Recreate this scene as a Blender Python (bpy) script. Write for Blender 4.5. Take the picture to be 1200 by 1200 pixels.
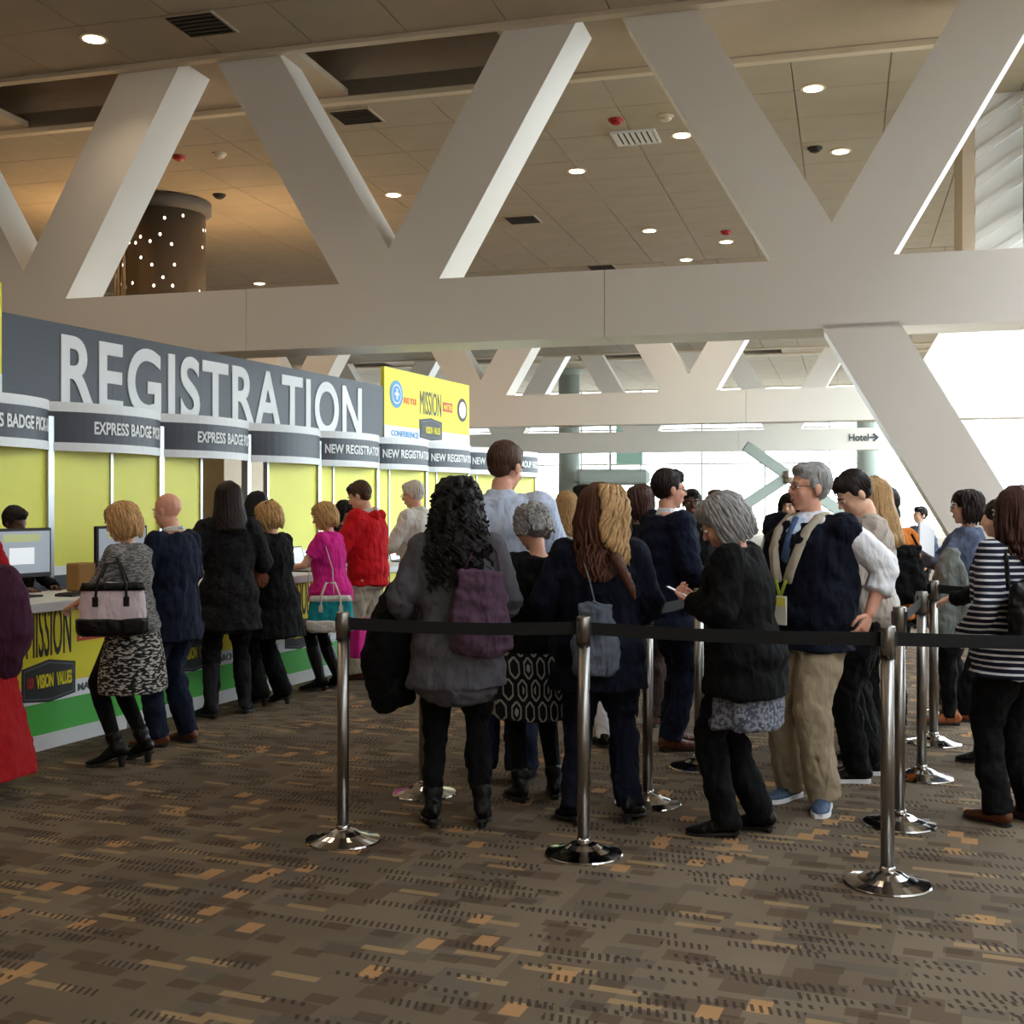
import bpy, bmesh, math, random
from mathutils import Vector, Matrix, Euler
R = math.radians
random.seed(7)
for o in list(bpy.data.objects): bpy.data.objects.remove(o)
SC = bpy.context.scene
COL = SC.collection

# ------------------------------------------------------------ camera, sky, exposure
F, HC, YH = 1400.0, 1.57, 590.0          # focal length in pixels, eye height, horizon row
cd = bpy.data.cameras.new('camera'); cam = bpy.data.objects.new('camera', cd); COL.objects.link(cam)
cam.location = (0, 0, HC); cam.rotation_euler = (R(90), 0, 0)
cd.sensor_width = 36; cd.sensor_fit = 'HORIZONTAL'; cd.lens = 36 * F / 1200
cd.shift_y = -(600 - YH) / 1200; cd.clip_end = 300
SC.camera = cam
w = bpy.data.worlds.new('sky'); SC.world = w; w.use_nodes = True
bg = w.node_tree.nodes['Background']; bg.inputs[0].default_value = (.86, .93, 1, 1); bg.inputs[1].default_value = 9.0
SC.view_settings.view_transform = 'Standard'; SC.view_settings.look = 'None'
SC.view_settings.exposure = 0.25; SC.view_settings.gamma = 1; SC.view_settings.use_curve_mapping = False
LAMP_W = 60.0        # power of each ceiling downlight

def G(px, py):                       # floor point seen at a pixel
    Y = F * HC / (py - YH); return Vector(((px - 600) / F * Y, Y, 0))

# ------------------------------------------------------------ materials
def lin(c):
    return tuple(((v/255)/12.92 if v/255 <= .04045 else ((v/255+.055)/1.055)**2.4) for v in c) + (1,)
MC = {}
def mat(name, col, rough=.7, metal=0, var=0, scale=30, bump=0, bscale=60, emit=0, coat=0, stretch=None, spec=.5):
    if name in MC: return MC[name]
    m = bpy.data.materials.new(name); m.use_nodes = True; nt = m.node_tree; b = nt.nodes['Principled BSDF']
    b.inputs['Base Color'].default_value = lin(col); b.inputs['Roughness'].default_value = rough
    b.inputs['Metallic'].default_value = metal; b.inputs['Specular IOR Level'].default_value = spec
    if coat: b.inputs['Coat Weight'].default_value = coat
    if emit: b.inputs['Emission Color'].default_value = lin(col); b.inputs['Emission Strength'].default_value = emit
    tc = None
    if var or bump:
        tc = nt.nodes.new('ShaderNodeTexCoord'); mp = nt.nodes.new('ShaderNodeMapping')
        nt.links.new(tc.outputs['Object'], mp.inputs[0])
        if stretch: mp.inputs['Scale'].default_value = stretch
    if var:
        n = nt.nodes.new('ShaderNodeTexNoise'); n.inputs['Scale'].default_value = scale; n.inputs['Detail'].default_value = 4
        nt.links.new(mp.outputs[0], n.inputs[0])
        r = nt.nodes.new('ShaderNodeMapRange'); r.inputs[1].default_value = .3; r.inputs[2].default_value = .7
        r.inputs[3].default_value = 1-var; r.inputs[4].default_value = 1+var
        h = nt.nodes.new('ShaderNodeHueSaturation'); h.inputs['Color'].default_value = lin(col)
        nt.links.new(n.outputs[0], r.inputs[0]); nt.links.new(r.outputs[0], h.inputs['Value']); nt.links.new(h.outputs[0], b.inputs['Base Color'])
    if bump:
        n2 = nt.nodes.new('ShaderNodeTexNoise'); n2.inputs['Scale'].default_value = bscale; n2.inputs['Detail'].default_value = 3
        bp = nt.nodes.new('ShaderNodeBump'); bp.inputs['Strength'].default_value = bump; bp.inputs['Distance'].default_value = .004
        nt.links.new(mp.outputs[0], n2.inputs[0]); nt.links.new(n2.outputs[0], bp.inputs['Height']); nt.links.new(bp.outputs[0], b.inputs['Normal'])
    MC[name] = m; return m
class NB:                             # tiny node helper for patterned materials
    def __init__(s, name, rough=.9):
        s.m = bpy.data.materials.new(name); s.m.use_nodes = True; s.nt = s.m.node_tree
        s.b = s.nt.nodes['Principled BSDF']; s.b.inputs['Roughness'].default_value = rough; MC[name] = s.m
        s.b.inputs['Specular IOR Level'].default_value = .25
    def n(s, t, **k):
        nd = s.nt.nodes.new(t)
        for a, v in k.items(): setattr(nd, a, v)
        return nd
    def set(s, nd, i, v):
        if hasattr(v, 'is_output') or isinstance(v, bpy.types.NodeSocket): s.nt.links.new(v, nd.inputs[i])
        else: nd.inputs[i].default_value = v
    def math(s, op, a, b=0, c=0):
        nd = s.n('ShaderNodeMath', operation=op); s.set(nd, 0, a); s.set(nd, 1, b); s.set(nd, 2, c); return nd.outputs[0]
    def mix(s, f, a, b):
        nd = s.n('ShaderNodeMix', data_type='RGBA'); s.set(nd, 0, f); s.set(nd, 6, a); s.set(nd, 7, b); return nd.outputs[2]
    def xyz(s, rot=0, which='Object'):
        tc = s.n('ShaderNodeTexCoord'); mp = s.n('ShaderNodeMapping'); mp.inputs['Rotation'].default_value = (0, 0, rot)
        s.nt.links.new(tc.outputs[which], mp.inputs[0]); sp = s.n('ShaderNodeSeparateXYZ'); s.nt.links.new(mp.outputs[0], sp.inputs[0])
        return sp.outputs[0], sp.outputs[1], sp.outputs[2]
    def rnd(s, x, y, seed):
        c = s.n('ShaderNodeCombineXYZ'); s.set(c, 0, x); s.set(c, 1, y); c.inputs[2].default_value = seed
        wn = s.n('ShaderNodeTexWhiteNoise'); s.nt.links.new(c.outputs[0], wn.inputs[0]); return wn.outputs[0]
    def cells(s, x, y, sx, sy, p, seed):
        iy = s.math('FLOOR', s.math('DIVIDE', y, sy)); off = s.rnd(iy, 0.0, seed+.5)
        fx = s.math('ADD', s.math('DIVIDE', x, sx), off)
        r = s.rnd(s.math('FLOOR', fx), iy, seed); return s.math('LESS_THAN', r, p), fx
def carpet_mat():
    q = NB('carpet_weave', .95); x, y, z = q.xyz(R(90-68.3)); x = q.math('MULTIPLY', x, 1.22); y = q.math('MULTIPLY', y, 1.15)   # x across the counters, y along them
    base = q.mix(q.cells(x, y, .5, .5, .5, 1.1)[0], lin((107,93,76)), lin((96,83,67)))
    base = q.mix(q.math('MULTIPLY', q.cells(x, y, .18, .11, .20, 2.3)[0], .6), base, lin((72,56,40)))
    base = q.mix(q.math('MULTIPLY', q.cells(x, y, .17, .09, .14, 3.7)[0], .5), base, lin((78,72,63)))
    base = q.mix(q.math('MULTIPLY', q.cells(x, y, .12, .075, .09, 9.7)[0], .6), base, lin((64,46,32)))
    base = q.mix(q.math('MULTIPLY', q.cells(x, y, .21, .046, .05, 4.1)[0], .7), base, lin((148,121,84)))
    base = q.mix(q.math('MULTIPLY', q.cells(x, y, .088, .115, .035, 5.9)[0], .85), base, lin((162,122,80)))
    for sd, p, per, hgt in ((6.2, .22, .034, .085), (7.4, .11, .044, .05)):
        msk, fx = q.cells(x, y, .21, hgt, p, sd)
        st = q.math('LESS_THAN', q.math('FRACT', q.math('ADD', q.math('DIVIDE', x, per), q.math('MULTIPLY', y, 9.0))), .42)
        fy = q.math('FRACT', q.math('DIVIDE', y, hgt)); inn = q.math('MULTIPLY', q.math('GREATER_THAN', fy, .15), q.math('LESS_THAN', fy, .85))
        base = q.mix(q.math('MULTIPLY', q.math('MULTIPLY', msk, st), q.math('MULTIPLY', inn, .85)), base, lin((48,37,29)))
    no = q.n('ShaderNodeTexNoise'); no.inputs['Scale'].default_value = 160; no.inputs['Detail'].default_value = 3
    hs = q.n('ShaderNodeHueSaturation'); q.set(hs, 'Color', base)
    mr = q.n('ShaderNodeMapRange'); q.set(mr, 0, no.outputs[0]); mr.inputs[3].default_value = .8; mr.inputs[4].default_value = 1.2
    q.nt.links.new(mr.outputs[0], hs.inputs['Value']); q.nt.links.new(hs.outputs[0], q.b.inputs['Base Color'])
    bp = q.n('ShaderNodeBump'); bp.inputs['Strength'].default_value = .4; bp.inputs['Distance'].default_value = .004
    q.nt.links.new(no.outputs[0], bp.inputs['Height']); q.nt.links.new(bp.outputs[0], q.b.inputs['Normal']); return q.m
def stripe_mat(name, c1, c2, per, duty=.3):
    q = NB(name); x, y, z = q.xyz(); f = q.math('LESS_THAN', q.math('FRACT', q.math('DIVIDE', z, per)), duty)
    q.nt.links.new(q.mix(f, lin(c1), lin(c2)), q.b.inputs['Base Color']); return q.m
def marl_mat(name, c1, c2, sc=(60, 60, 200), th=.5):
    q = NB(name); tc = q.n('ShaderNodeTexCoord'); mp = q.n('ShaderNodeMapping'); mp.inputs['Scale'].default_value = sc
    q.nt.links.new(tc.outputs['Object'], mp.inputs[0]); no = q.n('ShaderNodeTexNoise'); no.inputs['Scale'].default_value = 1; no.inputs['Detail'].default_value = 2
    q.nt.links.new(mp.outputs[0], no.inputs[0]); mr = q.n('ShaderNodeMapRange'); q.set(mr, 0, no.outputs[0])
    mr.inputs[1].default_value = th-.04; mr.inputs[2].default_value = th+.04
    q.nt.links.new(q.mix(mr.outputs[0], lin(c1), lin(c2)), q.b.inputs['Base Color']); return q.m
def hex_mat(name, c1, c2):            # long hexagon outlines on a dark skirt
    q = NB(name); x, y, z = q.xyz()
    a = q.math('MULTIPLY', x, 16.0); row = q.math('FLOOR', q.math('MULTIPLY', z, 9.0))
    fx = q.math('ABSOLUTE', q.math('SUBTRACT', q.math('FRACT', q.math('ADD', a, q.math('MULTIPLY', row, .5))), .5))
    fz = q.math('ABSOLUTE', q.math('SUBTRACT', q.math('FRACT', q.math('MULTIPLY', z, 9.0)), .5))
    d = q.math('MAXIMUM', q.math('MULTIPLY', fx, 1.3), q.math('ADD', q.math('MULTIPLY', fx, .7), q.math('MULTIPLY', fz, .8)))
    ring = q.math('MULTIPLY', q.math('GREATER_THAN', d, .34), q.math('LESS_THAN', d, .46))
    core = q.math('MULTIPLY', q.math('LESS_THAN', d, .17), q.math('GREATER_THAN', q.rnd(row, q.math('FLOOR', a), 3.), .4))
    q.nt.links.new(q.mix(q.math('MAXIMUM', ring, core), lin(c1), lin(c2)), q.b.inputs['Base Color']); return q.m
def dots_mat(name, c1, glow):
    q = NB(name, .35); q.b.inputs['Metallic'].default_value = .7; x, y, z = q.xyz()
    ang = q.math('ARCTAN2', y, x); u = q.math('MULTIPLY', ang, 4.2); v = q.math('MULTIPLY', z, 2.6)
    iu, iv = q.math('FLOOR', u), q.math('FLOOR', v)
    ou = q.math('MULTIPLY_ADD', q.rnd(iu, iv, 1.), .6, .2); ov = q.math('MULTIPLY_ADD', q.rnd(iu, iv, 2.), .6, .2)
    du = q.math('MULTIPLY', q.math('SUBTRACT', q.math('FRACT', u), ou), .6); dv = q.math('MULTIPLY', q.math('SUBTRACT', q.math('FRACT', v), ov), 1.0)
    d = q.math('ADD', q.math('MULTIPLY', du, du), q.math('MULTIPLY', dv, dv)); m = q.math('MULTIPLY', q.math('LESS_THAN', d, .006), q.math('GREATER_THAN', q.rnd(iu, iv, 5.), .62))
    q.b.inputs['Base Color'].default_value = lin(c1); q.b.inputs['Emission Color'].default_value = (1, .93, .8, 1)
    q.nt.links.new(q.math('MULTIPLY', m, glow), q.b.inputs['Emission Strength']); return q.m
def glass_mat():
    m = bpy.data.materials.new('window_glass'); m.use_nodes = True; nt = m.node_tree; nt.nodes.remove(nt.nodes['Principled BSDF'])
    t = nt.nodes.new('ShaderNodeBsdfTransparent'); t.inputs[0].default_value = (.93, .97, .96, 1)
    g = nt.nodes.new('ShaderNodeBsdfGlossy'); g.inputs['Roughness'].default_value = .02
    mx = nt.nodes.new('ShaderNodeMixShader'); mx.inputs[0].default_value = .06
    nt.links.new(t.outputs[0], mx.inputs[1]); nt.links.new(g.outputs[0], mx.inputs[2]); nt.links.new(mx.outputs[0], nt.nodes['Material Output'].inputs[0])
    MC['window_glass'] = m; return m

# ------------------------------------------------------------ mesh helpers
class MB:
    def __init__(s): s.v = []; s.f = []
    def add(s, vs, fs):
        o = len(s.v); s.v += [tuple(p) for p in vs]; s.f += [tuple(i+o for i in f) for f in fs]; return s
    def box(s, x0, x1, y0, y1, z0, z1):
        return s.add([(x0,y0,z0),(x1,y0,z0),(x1,y1,z0),(x0,y1,z0),(x0,y0,z1),(x1,y0,z1),(x1,y1,z1),(x0,y1,z1)],
                     [(0,3,2,1),(4,5,6,7),(0,1,5,4),(1,2,6,5),(2,3,7,6),(3,0,4,7)])
    def bbox(s, x0, x1, y0, y1, z0, z1, b=.01):         # bevelled box: 24 corners
        X, Y, Z = (x0, x1), (y0, y1), (z0, z1); cx, cy, cz = (x0+x1)/2, (y0+y1)/2, (z0+z1)/2
        pts = []
        for i in range(2):
            for j in range(2):
                for k in range(2):
                    x, y, z = X[i], Y[j], Z[k]; sx, sy, sz = (b if i == 0 else -b), (b if j == 0 else -b), (b if k == 0 else -b)
                    pts += [(x+sx, y+sy, z), (x+sx, y, z+sz), (x, y+sy, z+sz)]
        bm = bmesh.new(); [bm.verts.new(p) for p in pts]; r = bmesh.ops.convex_hull(bm, input=bm.verts[:])
        bm.verts.index_update(); vs = [v.co[:] for v in bm.verts]; fs = [tuple(v.index for v in f.verts) for f in bm.faces]; bm.free()
        return s.add(vs, fs)
    def prism(s, poly, y0, y1):                          # poly in x,z, extruded along y
        n = len(poly); a = sum(poly[i][0]*poly[(i+1)%n][1]-poly[(i+1)%n][0]*poly[i][1] for i in range(n))
        if a < 0: poly = poly[::-1]
        vs = [(p[0], y0, p[1]) for p in poly] + [(p[0], y1, p[1]) for p in poly]
        fs = [tuple(range(n)), tuple(range(2*n-1, n-1, -1))] + [(i, i+n, (i+1)%n+n, (i+1)%n) for i in range(n)]
        return s.add(vs, fs)
    def loft(s, pts, rads, xa=(1,0,0), n=14, e=2.0, cap=True, round_=True):
        P = [Vector(p) for p in pts]; xa = Vector(xa); rings = []
        rr = [(r, r) if not isinstance(r, (tuple, list)) else r for r in rads]
        def ring(c, t, rx, ry):
            X = xa - t*xa.dot(t)
            if X.length < .05: X = Vector((0,1,0)) - t*t.y
            X.normalize(); Yv = t.cross(X); out = []
            for k in range(n):
                a = 2*math.pi*k/n; ca, sa = math.cos(a), math.sin(a)
                out.append(c + X*rx*math.copysign(abs(ca)**(2/e), ca) + Yv*ry*math.copysign(abs(sa)**(2/e), sa))
            return out
        T = []
        for i in range(len(P)):
            t = (P[min(i+1, len(P)-1)] - P[max(i-1, 0)]); t = t.normalized() if t.length > 1e-6 else Vector((0,0,1)); T.append(t)
        if round_:
            m0 = min(rr[0]); m1 = min(rr[-1])
            rings.append(ring(P[0]-T[0]*m0*.55, T[0], rr[0][0]*.6, rr[0][1]*.6))
        for i, p in enumerate(P): rings.append(ring(p, T[i], *rr[i]))
        if round_: rings.append(ring(P[-1]+T[-1]*m1*.55, T[-1], rr[-1][0]*.6, rr[-1][1]*.6))
        vs = [v for r in rings for v in r]; fs = []
        for i in range(len(rings)-1):
            for k in range(n):
                a, b = i*n+k, i*n+(k+1)%n; fs.append((a, b, b+n, a+n))
        if cap: fs.append(tuple(range(n-1, -1, -1))); fs.append(tuple((len(rings)-1)*n+k for k in range(n)))
        return s.add(vs, fs)
    def ell(s, c, r, rot=None, nu=12, nv=8):
        c = Vector(c); r = (r,)*3 if not isinstance(r, (tuple, list)) else r; M = rot or Matrix.Identity(3)
        vs = [c + M @ Vector((0,0,-r[2]))]
        for j in range(1, nv):
            ph = -math.pi/2 + math.pi*j/nv
            for k in range(nu):
                a = 2*math.pi*k/nu; vs.append(c + M @ Vector((r[0]*math.cos(ph)*math.cos(a), r[1]*math.cos(ph)*math.sin(a), r[2]*math.sin(ph))))
        vs.append(c + M @ Vector((0,0,r[2]))); L = len(vs)-1; fs = []
        for k in range(nu): fs.append((0, 1+(k+1)%nu, 1+k)); fs.append((L, L-nu+k, L-nu+(k+1)%nu))
        for j in range(nv-2):
            for k in range(nu):
                a = 1+j*nu+k; b = 1+j*nu+(k+1)%nu; fs.append((a, b, b+nu, a+nu))
        return s.add(vs, fs)
    def lathe(s, prof, c=(0,0,0), n=28):                 # prof: list of (r, z) from bottom to top
        vs = []; fs = []
        for r, z in prof:
            for k in range(n): a = 2*math.pi*k/n; vs.append((c[0]+r*math.cos(a), c[1]+r*math.sin(a), c[2]+z))
        for i in range(len(prof)-1):
            for k in range(n):
                a, b = i*n+k, i*n+(k+1)%n; fs.append((a, b, b+n, a+n))
        fs.append(tuple(range(n-1, -1, -1))); fs.append(tuple((len(prof)-1)*n+k for k in range(n)))
        return s.add(vs, fs)
    def build(s, name, m, parent=None, smooth=False, sc=1.0):
        me = bpy.data.meshes.new(name); me.from_pydata([(a*sc, b*sc, c*sc) for a, b, c in s.v], [], s.f)
        if smooth: me.polygons.foreach_set('use_smooth', [True]*len(me.polygons))
        me.materials.append(MC[m] if isinstance(m, str) else m)
        o = bpy.data.objects.new(name, me); COL.objects.link(o); o.parent = parent; return o
def empty(name, loc=(0,0,0), rz=0, parent=None):
    o = bpy.data.objects.new(name, None); COL.objects.link(o); o.location = loc; o.rotation_euler = (0,0,rz); o.empty_display_size = .1; o.parent = parent; return o
def tag(o, label, cat, group=None):
    o['label'] = label; o['category'] = cat
    if group: o['group'] = group
    return o
def struct(o, label=None):
    o['kind'] = 'structure'
    if label: o['label'] = label
    return o
def text_mb(txt, x0, x1, z0, z1, y, th=.004, bold=.02, fmap=None):
    """lettering that faces -y, fitted to a box in x,z"""
    cu = bpy.data.curves.new('t', 'FONT'); cu.body = txt; cu.extrude = .01; cu.offset = bold; cu.resolution_u = 7 if txt == 'REGISTRATION' else 3; cu.space_character = 1.10 if txt == 'REGISTRATION' else 1.0
    ob = bpy.data.objects.new('t', cu); me = bpy.data.meshes.new_from_object(ob)
    vs = [v.co.copy() for v in me.vertices]; fs = [tuple(p.vertices) for p in me.polygons]
    bpy.data.objects.remove(ob); bpy.data.curves.remove(cu); bpy.data.meshes.remove(me)
    a0, a1 = min(v.x for v in vs), max(v.x for v in vs); b0, b1 = min(v.y for v in vs), max(v.y for v in vs); out = []
    for v in vs:
        x = x0+(v.x-a0)/(a1-a0)*(x1-x0); z = z0+(v.y-b0)/(b1-b0)*(z1-z0); yy = y-(th if v.z > 0 else -.001)
        out.append(fmap(x, yy, z) if fmap else (x, yy, z))
    mb = MB(); mb.add(out, fs); return mb

# shared colours
mat('truss_paint', (238,231,222), .42, bump=.05, bscale=3)
mat('joint_dark', (120,112,104), .8)
mat('ceiling_tile', (178,165,144), .9, var=.05, scale=1.5, bump=.2, bscale=250)
mat('ceiling_grid', (140,130,114), .8)
mat('ceiling_trim', (215,200,175), .6)
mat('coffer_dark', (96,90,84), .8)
mat('wall_beige', (190,172,150), .85, var=.04, scale=2)
mat('wall_white', (225,224,220), .8)
mat('column_green', (150,158,150), .6)
mat('steel_dark', (80,82,86), .5, metal=.3)
mat('chrome', (196,192,188), .13, metal=1)
mat('brushed_steel', (150,146,142), .32, metal=1, bump=.08, bscale=200, stretch=(1,1,.05))
mat('belt_black', (10,10,12), .85)
mat('alu', (176,178,182), .35, metal=.7)
mat('lime', (236,232,96), .55, var=.03, scale=2)
mat('yellow_print', (240,226,28), .5)
mat('green_print', (70,178,66), .5)
mat('white_print', (236,238,242), .5)
mat('charcoal_print', (66,70,82), .5)
mat('black_print', (24,24,26), .5)
mat('orange_print', (240,120,40), .5)
mat('blue_print', (60,150,215), .5)
mat('red_print', (200,50,40), .5)
mat('grey_text', (80,86,96), .6)
mat('laminate_white', (222,222,224), .35)
mat('plastic_black', (16,16,18), .4)
mat('screen_glow', (150,158,170), .3, emit=.35)
mat('screen_white', (215,220,226), .3, emit=.5)
mat('screen_green', (170,176,120), .3, emit=.35)
mat('lamp_glow', (255,232,196), .5, emit=14)
mat('vent_dark', (48,44,40), .8)
mat('red_plastic', (170,30,24), .5)
mat('teal_panel', (150,186,172), .5)
dots_mat('perforated_metal', (128,118,106), 3.0)
glass_mat(); carpet_mat()
# ------------------------------------------------------------ building: frames of reference
TA = math.atan2(-.2697, .963)          # direction of the big trusses
Y0 = 14.0
ZC = 7.17                               # ceiling height
def TP(u, v, z=0.0):                    # truss frame -> world
    c, s_ = math.cos(TA), math.sin(TA); return Vector((c*u - s_*v, Y0 + s_*u + c*v, z))
def CE(px, py, z=ZC):                   # point on the ceiling seen at a pixel, in the truss frame (u, v)
    Y = F*(z-HC)/(YH-py); X = (px-600)/F*Y; c, s_ = math.cos(TA), math.sin(TA); dx, dy = X, Y-Y0
    return c*dx + s_*dy, -s_*dx + c*dy
# floor
fl = MB(); fl.box(-32, 34, -12, 72, -.2, 0); struct(fl.build('floor', 'carpet_weave'))
# ceiling: slabs either side of the slots the trusses rise through; a glazed lightwell runs along the right
U0, U1 = -24.0, 7.2
ceil = MB()
bands = [(-26, 0), (1.8, 15), (16.8, 30.5), (32.3, 45)]
for a, b in bands: ceil.box(U0, U1, a, b, ZC+.03, ZC+.25)
ce = ceil.build('ceiling', 'ceiling_grid'); ce.location = TP(0,0); ce.rotation_euler.z = TA; struct(ce, 'suspended tile ceiling')
T = 1.22
tm = MB(); tm.bbox(-T/2+.007, T/2-.007, -T/2+.007, T/2-.007, 0, .028, .005); proto = None
def tile(u, v):
    global proto
    if proto is None: proto = tm.build('tile', 'ceiling_tile', ce); o = proto
    else: o = proto.copy(); COL.objects.link(o)
    o.parent = ce; o.location = (u, v, ZC)
ntile = 0
for j in range(2):
    for i in range(12): tile(-10.4+T*i, -.13-T/2-T*j); ntile += 1
for j in range(10):
    for i in range(18):
        if 1.95+T*(j+1) < 15.05: tile(-14.6+T*i, 1.95+T/2+T*j); ntile += 1
rest = MB()
for a, b, u0, u1 in ((-25.9, -2.6, U0+.1, U1-.1), (-2.55, -.13, 4.3, U1-.1), (-2.55, -.13, U0+.1, -11.05), (16.9, 30.4, U0+.1, U1-.1), (32.4, 44.9, U0+.1, U1-.1), (14.2, 14.95, U0+.1, U1-.1), (1.95, 14.1, U0+.1, -15.3)):
    nu = max(1, int((u1-u0)/T)); nv = max(1, int((b-a)/T)); du = (u1-u0)/nu; dv = (b-a)/nv
    for i in range(nu):
        for j in range(nv): rest.box(u0+i*du+.012, u0+(i+1)*du-.012, a+j*dv+.012, a+(j+1)*dv-.012, ZC, ZC+.028)
ro = rest.build('distant_tiles', 'ceiling_tile', ce); ro['kind'] = 'stuff'
# bright trim along slot edges + slot walls and slot roof with dark coffers
tr = MB()
for a, b in bands:
    if a > -20: tr.box(U0, U1, a-.0, a+.13, ZC-.05, ZC+.02)
    tr.box(U0, U1, b-.13, b, ZC-.05, ZC+.02)
tr.build('slot_trim', 'ceiling_trim', ce)
sl = MB(); cf = MB(); PER_ = 5.17
for a, b in ((0, 1.8), (15, 16.8), (30.5, 32.3)):
    sl.box(U0, U1, a-.1, a, ZC+.02, 9.2); sl.box(U0, U1, b, b+.1, ZC+.02, 9.2); sl.box(U0, U1, a, b, 9.1, 9.3)
    o = -1.55 if a == 0 else .16
    for k in range(-5, 3):
        uc = o + 5.17*k                     # dark coffer above each V, pale soffit at each apex
        cf.box(uc-1.25, uc+1.25, a+.02, b-.02, 8.0, 8.06) if False else None
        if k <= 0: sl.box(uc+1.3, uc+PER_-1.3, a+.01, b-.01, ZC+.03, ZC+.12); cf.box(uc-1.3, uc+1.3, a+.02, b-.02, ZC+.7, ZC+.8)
        elif k == 1: sl.box(uc-1.3, U1-.02, a+.01, b-.01, ZC+.03, ZC+.12)
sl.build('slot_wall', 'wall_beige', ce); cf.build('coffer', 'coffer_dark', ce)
# fascia at the lightwell edge, lightwell walls and roof glazing bars
lw = MB(); lw.box(U1, U1+.2, -26, 45, ZC-.35, 10.2); lw.box(U1+.2, 11.5, -26.2, -26, ZC, 10.2); lw.box(U1+.2, 11.5, 45, 45.2, ZC, 10.2)
lo = lw.build('trim_1', 'wall_white'); lo.location = TP(0,0); lo.rotation_euler.z = TA; struct(lo, 'white fascia of the lightwell')
rg = MB()
for k in range(24): rg.box(U1+.2, 11.5, -26+3*k, -25.88+3*k, 10.2, 10.35)
rg.box(U1+.2, U1+.3, -26, 45, 10.2, 10.35); rg.box(9.3, 9.4, -26, 45, 10.2, 10.35)
ro2 = rg.build('window_1', 'steel_dark'); ro2.location = TP(0,0); ro2.rotation_euler.z = TA; struct(ro2, 'skylight bars over the lightwell')
# walls
def wall(name, u0, u1, v0, v1, z0, z1, m, label=None):
    o = MB().box(u0, u1, v0, v1, z0, z1).build(name, m); o.location = TP(0,0); o.rotation_euler.z = TA; return struct(o, label)
wall('wall_back', U0-.3, 11.8, -26.5, -26.2, 0, 10.2, 'wall_beige')
wall('wall_left', U0-.3, U0, -26.5, 45, 0, 9.3, 'wall_beige')
wr = wall('wall_right', 11.5, 11.8, -26.5, 1.0, 0, 10.2, 'wall_white')
def facade(name, horiz, length, origin, rz, ztop, pane_w, panes_h, label):
    """glazed wall: mullions, transoms and one pane object per opening; local x along the wall"""
    root = empty(name, origin, rz); struct(root, label)
    fr = MB(); n = int(length/pane_w)
    for i in range(n+1): fr.box(i*pane_w-.045, i*pane_w+.045, -.06, .06, 0, ztop)
    zs = [0]+panes_h+[ztop]
    for z in zs: fr.box(0, n*pane_w, -.05, .05, z-.045, z+.045)
    fr.build('mullions', 'wall_white', root)  # white puts the bloom of the bright windows into the frame colour
    pm = {}
    for j in range(len(zs)-1):
        h = zs[j+1]-zs[j]
        me = None
        for i in range(n):
            if me is None:
                o = MB().box(.06, pane_w-.06, -.01, .01, .06, h-.06).build('pane', 'window_glass', root); me = o.data
            else:
                o = bpy.data.objects.new('pane', me); COL.objects.link(o); o.parent = root
            o.location = (i*pane_w, 0, zs[j])
    return root
facade('window_2', 0, 36, TP(U0, 45), TA, 7.17, 3.0, [1.0, 3.5, 5.2], 'far glazed wall of the hall')
facade('window_3', 0, 44, TP(11.6, 1.0), TA+R(90), 10.2, 4.0, [3.5, 7.1], 'glazed right side wall')
# ------------------------------------------------------------ trusses
SL = .58; WD = .87; ZV = 4.64; ZB, ZT = 3.48, 4.25; TD = .72; PER = 5.17
def truss(v0, y_off, nodes, legs, label, u0, u1, seams):
    root = empty('truss', TP(0, y_off), TA)
    us = [u0]+seams+[u1]
    for a, b in zip(us[:-1], us[1:]): MB().box(a+.004, b-.004, 0, TD, ZB, ZT).build('chord', 'truss_paint', root)
    MB().box(u0, u1, .03, TD-.03, ZB+.02, ZT-.02).build('chord_core', 'joint_dark', root)
    zt = 8.1
    for uv in nodes:
        h = zt-ZV; d = (ZV-ZT+.1)
        MB().prism([(uv, ZV), (uv+SL*h, zt), (uv+SL*h+WD, zt), (uv+WD-SL*d, ZT-.1), (uv-.0, ZT-.1)], .01, TD-.01).build('diagonal', 'truss_paint', root)
        MB().prism([(uv, ZV), (uv-SL*h, zt), (uv-SL*h-WD, zt), (uv-WD+SL*d, ZT-.1), (uv+.0, ZT-.1)], .01, TD-.01).build('diagonal', 'truss_paint', root)
    for (ul, dirn) in legs:              # raking legs down to the floor; ul = edge where the leg meets the chord underside
        w_ = .82
        MB().prism([(ul, ZB+.05), (ul+w_, ZB+.05), (ul+w_+dirn*SL*(ZB+.05), 0), (ul+dirn*SL*(ZB+.05), 0)], .0, TD).build('leg', 'truss_paint', root)
    root['label'] = label; root['category'] = 'truss'; root['group'] = 'white steel trusses'
    return root
nd = [-1.55+PER*k for k in (-3, -2, -1, 0, 1)]
truss(0, 0, nd, [(3.50, 1), (8.2, -1)], 'near white roof truss, largest, its V struts filling the upper half', -22, 10.5, [-10.5, -3.45, 1.1, 5.6])
truss(0, 15, [.16+PER*k for k in (-4, -3, -2, -1, 0, 1)], [(-14, -1)], 'middle white truss seen behind and below the nearest one', -22, 13.5, [-6, 1.5, 7])
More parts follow.
